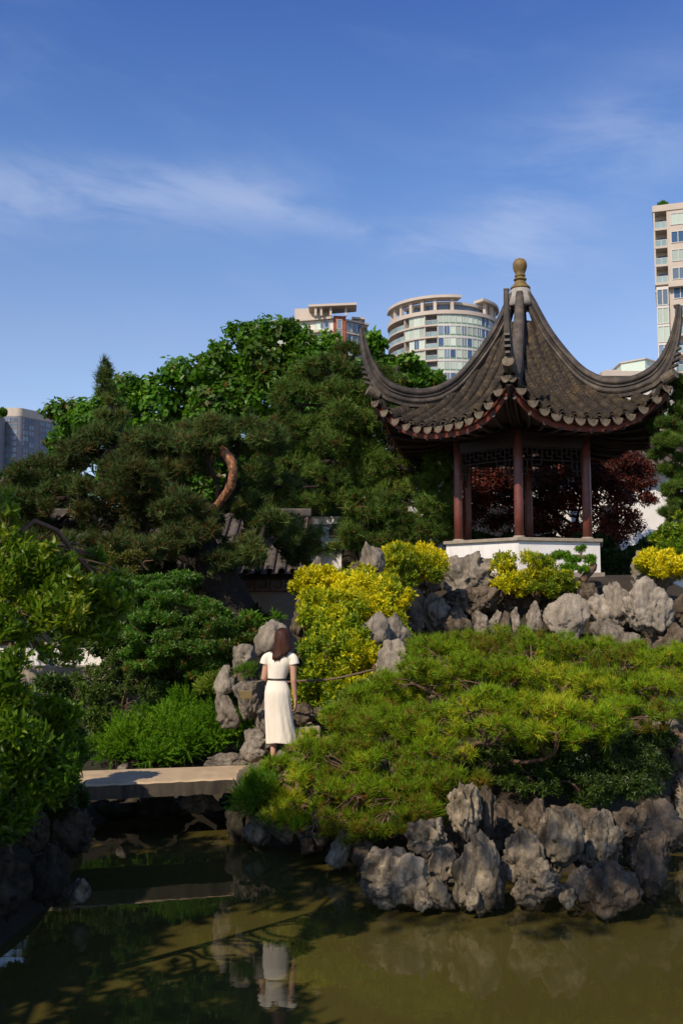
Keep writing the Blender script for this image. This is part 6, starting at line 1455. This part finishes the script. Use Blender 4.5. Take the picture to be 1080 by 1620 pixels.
for z, k in ((1.058, 0), (1.060, .004), (1.038, .004), (1.036, 0)):
    for j in range(40): a = 2 * PI * j / 40; V.append((-.037 + (.1155 + k) * math.cos(a), (.0895 + k) * math.sin(a), z))
put('belt', Geo().add(Wp(V), ringfaces(4, 40, caps=False)), M['belt'], wom, smooth=True)
# hair: cap over the head and a long fall down the back
HS = np.array([(1.662, .03, .01, .02, .02), (1.652, .03, .008, .052, .058), (1.625, .03, .004, .080, .090), (1.58, .031, -.004, .092, .096), (1.52, .033, -.02, .097, .088), (1.46, .035, -.038, .106, .072), (1.41, .034, -.055, .114, .056), (1.37, .026, -.068, .102, .045),
      (1.335, .002, -.084, .072, .034), (1.31, -.014, -.092, .056, .028), (1.292, -.02, -.094, .048, .020), (1.285, -.021, -.094, .040, .014)])
g = Geo(); nA = 96; V = []
for i, (z, cx, cy, rx, ry) in enumerate(spline(HS, 60)):
    for j in range(nA):
        a = 2 * PI * j / nA; s1 = .0022 * math.sin(a * 23 + math.sin(z * 9) * 1.2) + .0016 * math.sin(a * 41 + z * 5); V.append((cx + (rx + s1) * math.cos(a), cy + (ry + s1) * math.sin(a), z))
g.add(Wp(V), ringfaces(60, nA))
for k in range(46):      # loose strands at the ends
    r0 = np.random.default_rng(k); x0 = r0.uniform(-.07, .125); z0 = 1.42; x1 = x0 * .55 - .012 if x0 < .06 else x0 * .95; z1 = r0.uniform(1.245, 1.30) if x0 < .06 else r0.uniform(1.30, 1.35)
    y1 = -.098 if x0 < .06 else -.072
    g.add(*[f if i else Wp(f) for i, f in enumerate(tube(spline([(x0, -.085, z0), ((x0 + x1) / 2, y1 - .004, (z0 + z1) / 2), (x1, y1, z1)], 6), np.linspace(.004, .0014, 6), 5))])
put('hair', g, M['hair'], wom, smooth=True)
V = []
for t in np.linspace(math.radians(-8), math.radians(188), 26):
    for dy, rr_ in ((-.012, .101), (.012, .101), (.012, .094), (-.012, .094)): V.append((.031 + rr_ * math.cos(t) * .98, .022 + dy - .02 * math.sin(t), 1.557 + rr_ * math.sin(t) * 1.12))
put('headband', Geo().add(Wp(V), ringfaces(26, 4)), M['black_band'], wom, smooth=True)
for x, y, z in ((-.072, -.03, .0), (.075, .10, .02)):
    g = Geo(); V = [];
    for zz in (z - .012, z + .012):
        for j in range(20): a = 2 * PI * j / 20; V.append((x - .003 + .037 * math.cos(a), y + .06 + .13 * math.sin(a), zz))
    g.add(Wp(V), ringfaces(2, 20)); V = []
    for t in np.linspace(0, PI, 10):
        for dy in (0, .02): V.append((x - .004 + .037 * math.cos(t), y + .10 + dy, z + .045 * math.sin(t)))
    g.add(Wp(V), ringfaces(10, 2, closed=False)); put('shoe', g, M['tan_shoe'], wom)

# ------------------------------------------------------------------ small things
pc = P(388.5, 1099, 12.42)
tag(put('plaque', Geo().add(*box(pc, (.155, .02, .095))), M['brass'], loc=pc, bevel=.003), 'small blank bronze plaque fixed to the wedge shaped rock', 'plaque')
rp = spline([P(405, 1081, 12.9), P(440, 1080, 12.85), P(480, 1077, 12.8), P(520, 1075, 12.85), P(560, 1067, 12.9), P(592, 1059, 13.0)], 40)
ro = empty('rope_barrier', tuple(P(500, 1076, 12.8)), 'thin brown rope strung along the path in front of the golden hedge', 'rope')
put('rope', Geo().add(*tube(rp, .014, 8)), M['rope'], ro, smooth=True)
for q in (rp[0], rp[-1]): zb = float(ground_z(np.array([q[0]]), np.array([q[1]]))[0]); put('rope_post', Geo().add(*tube([(q[0], q[1], zb - .1), (q[0], q[1], q[2] + .06)], .02, 8)), M['twig'], ro)
st = P(480, 1148, 13.6); tag(put('step_stone', Geo().add(*box((st[0] + .05, st[1], st[2] - .06), (.36, .5, .16))), M['path'], loc=tuple(st), bevel=.02), 'flat stone step on the path just right of the dress', 'step')
g = Geo(); r0 = np.random.default_rng(5); n = 150; pos = np.stack([r0.uniform(-1.8, 3.2, n), r0.uniform(6.6, 11.2, n), np.full(n, .004)], -1); pos = pos[pond_sd(pos[:, 0], pos[:, 1]) < -.15]
scatter(g, [(LEAF4[0] * [.035, .02, .01], LEAF4[1], np.zeros(5))], pos, np.tile([0, 0, 1.], (len(pos), 1)) + r0.normal(size=pos.shape) * .03, r0.uniform(.4, 1.1, len(pos)), r0.random(len(pos)), r0)
tag(put('floating_leaves', g, M['azalea_brown'], None, False, True, loc=(.5, 9, 0), kind='stuff'), 'scattered fallen leaves floating on the pond', 'fallen leaves')
g = Geo(); n = 900; pos = np.stack([r0.uniform(-1.6, .2, n), r0.uniform(11.8, 13.4, n), np.zeros(n)], -1); pos[:, 2] = ground_z(pos[:, 0], pos[:, 1]) + .02
Vp, Fp = ICO[2]; 
for q in pos[:260]: g.add(Vp * r0.uniform(.006, .018) * [1, 1, .6] + q, Fp)
tag(put('path_gravel', g, M['cap'], None, True, loc=(-.8, 12.4, .6), kind='stuff'), 'loose pebbles on the earth path by the bridge', 'gravel')
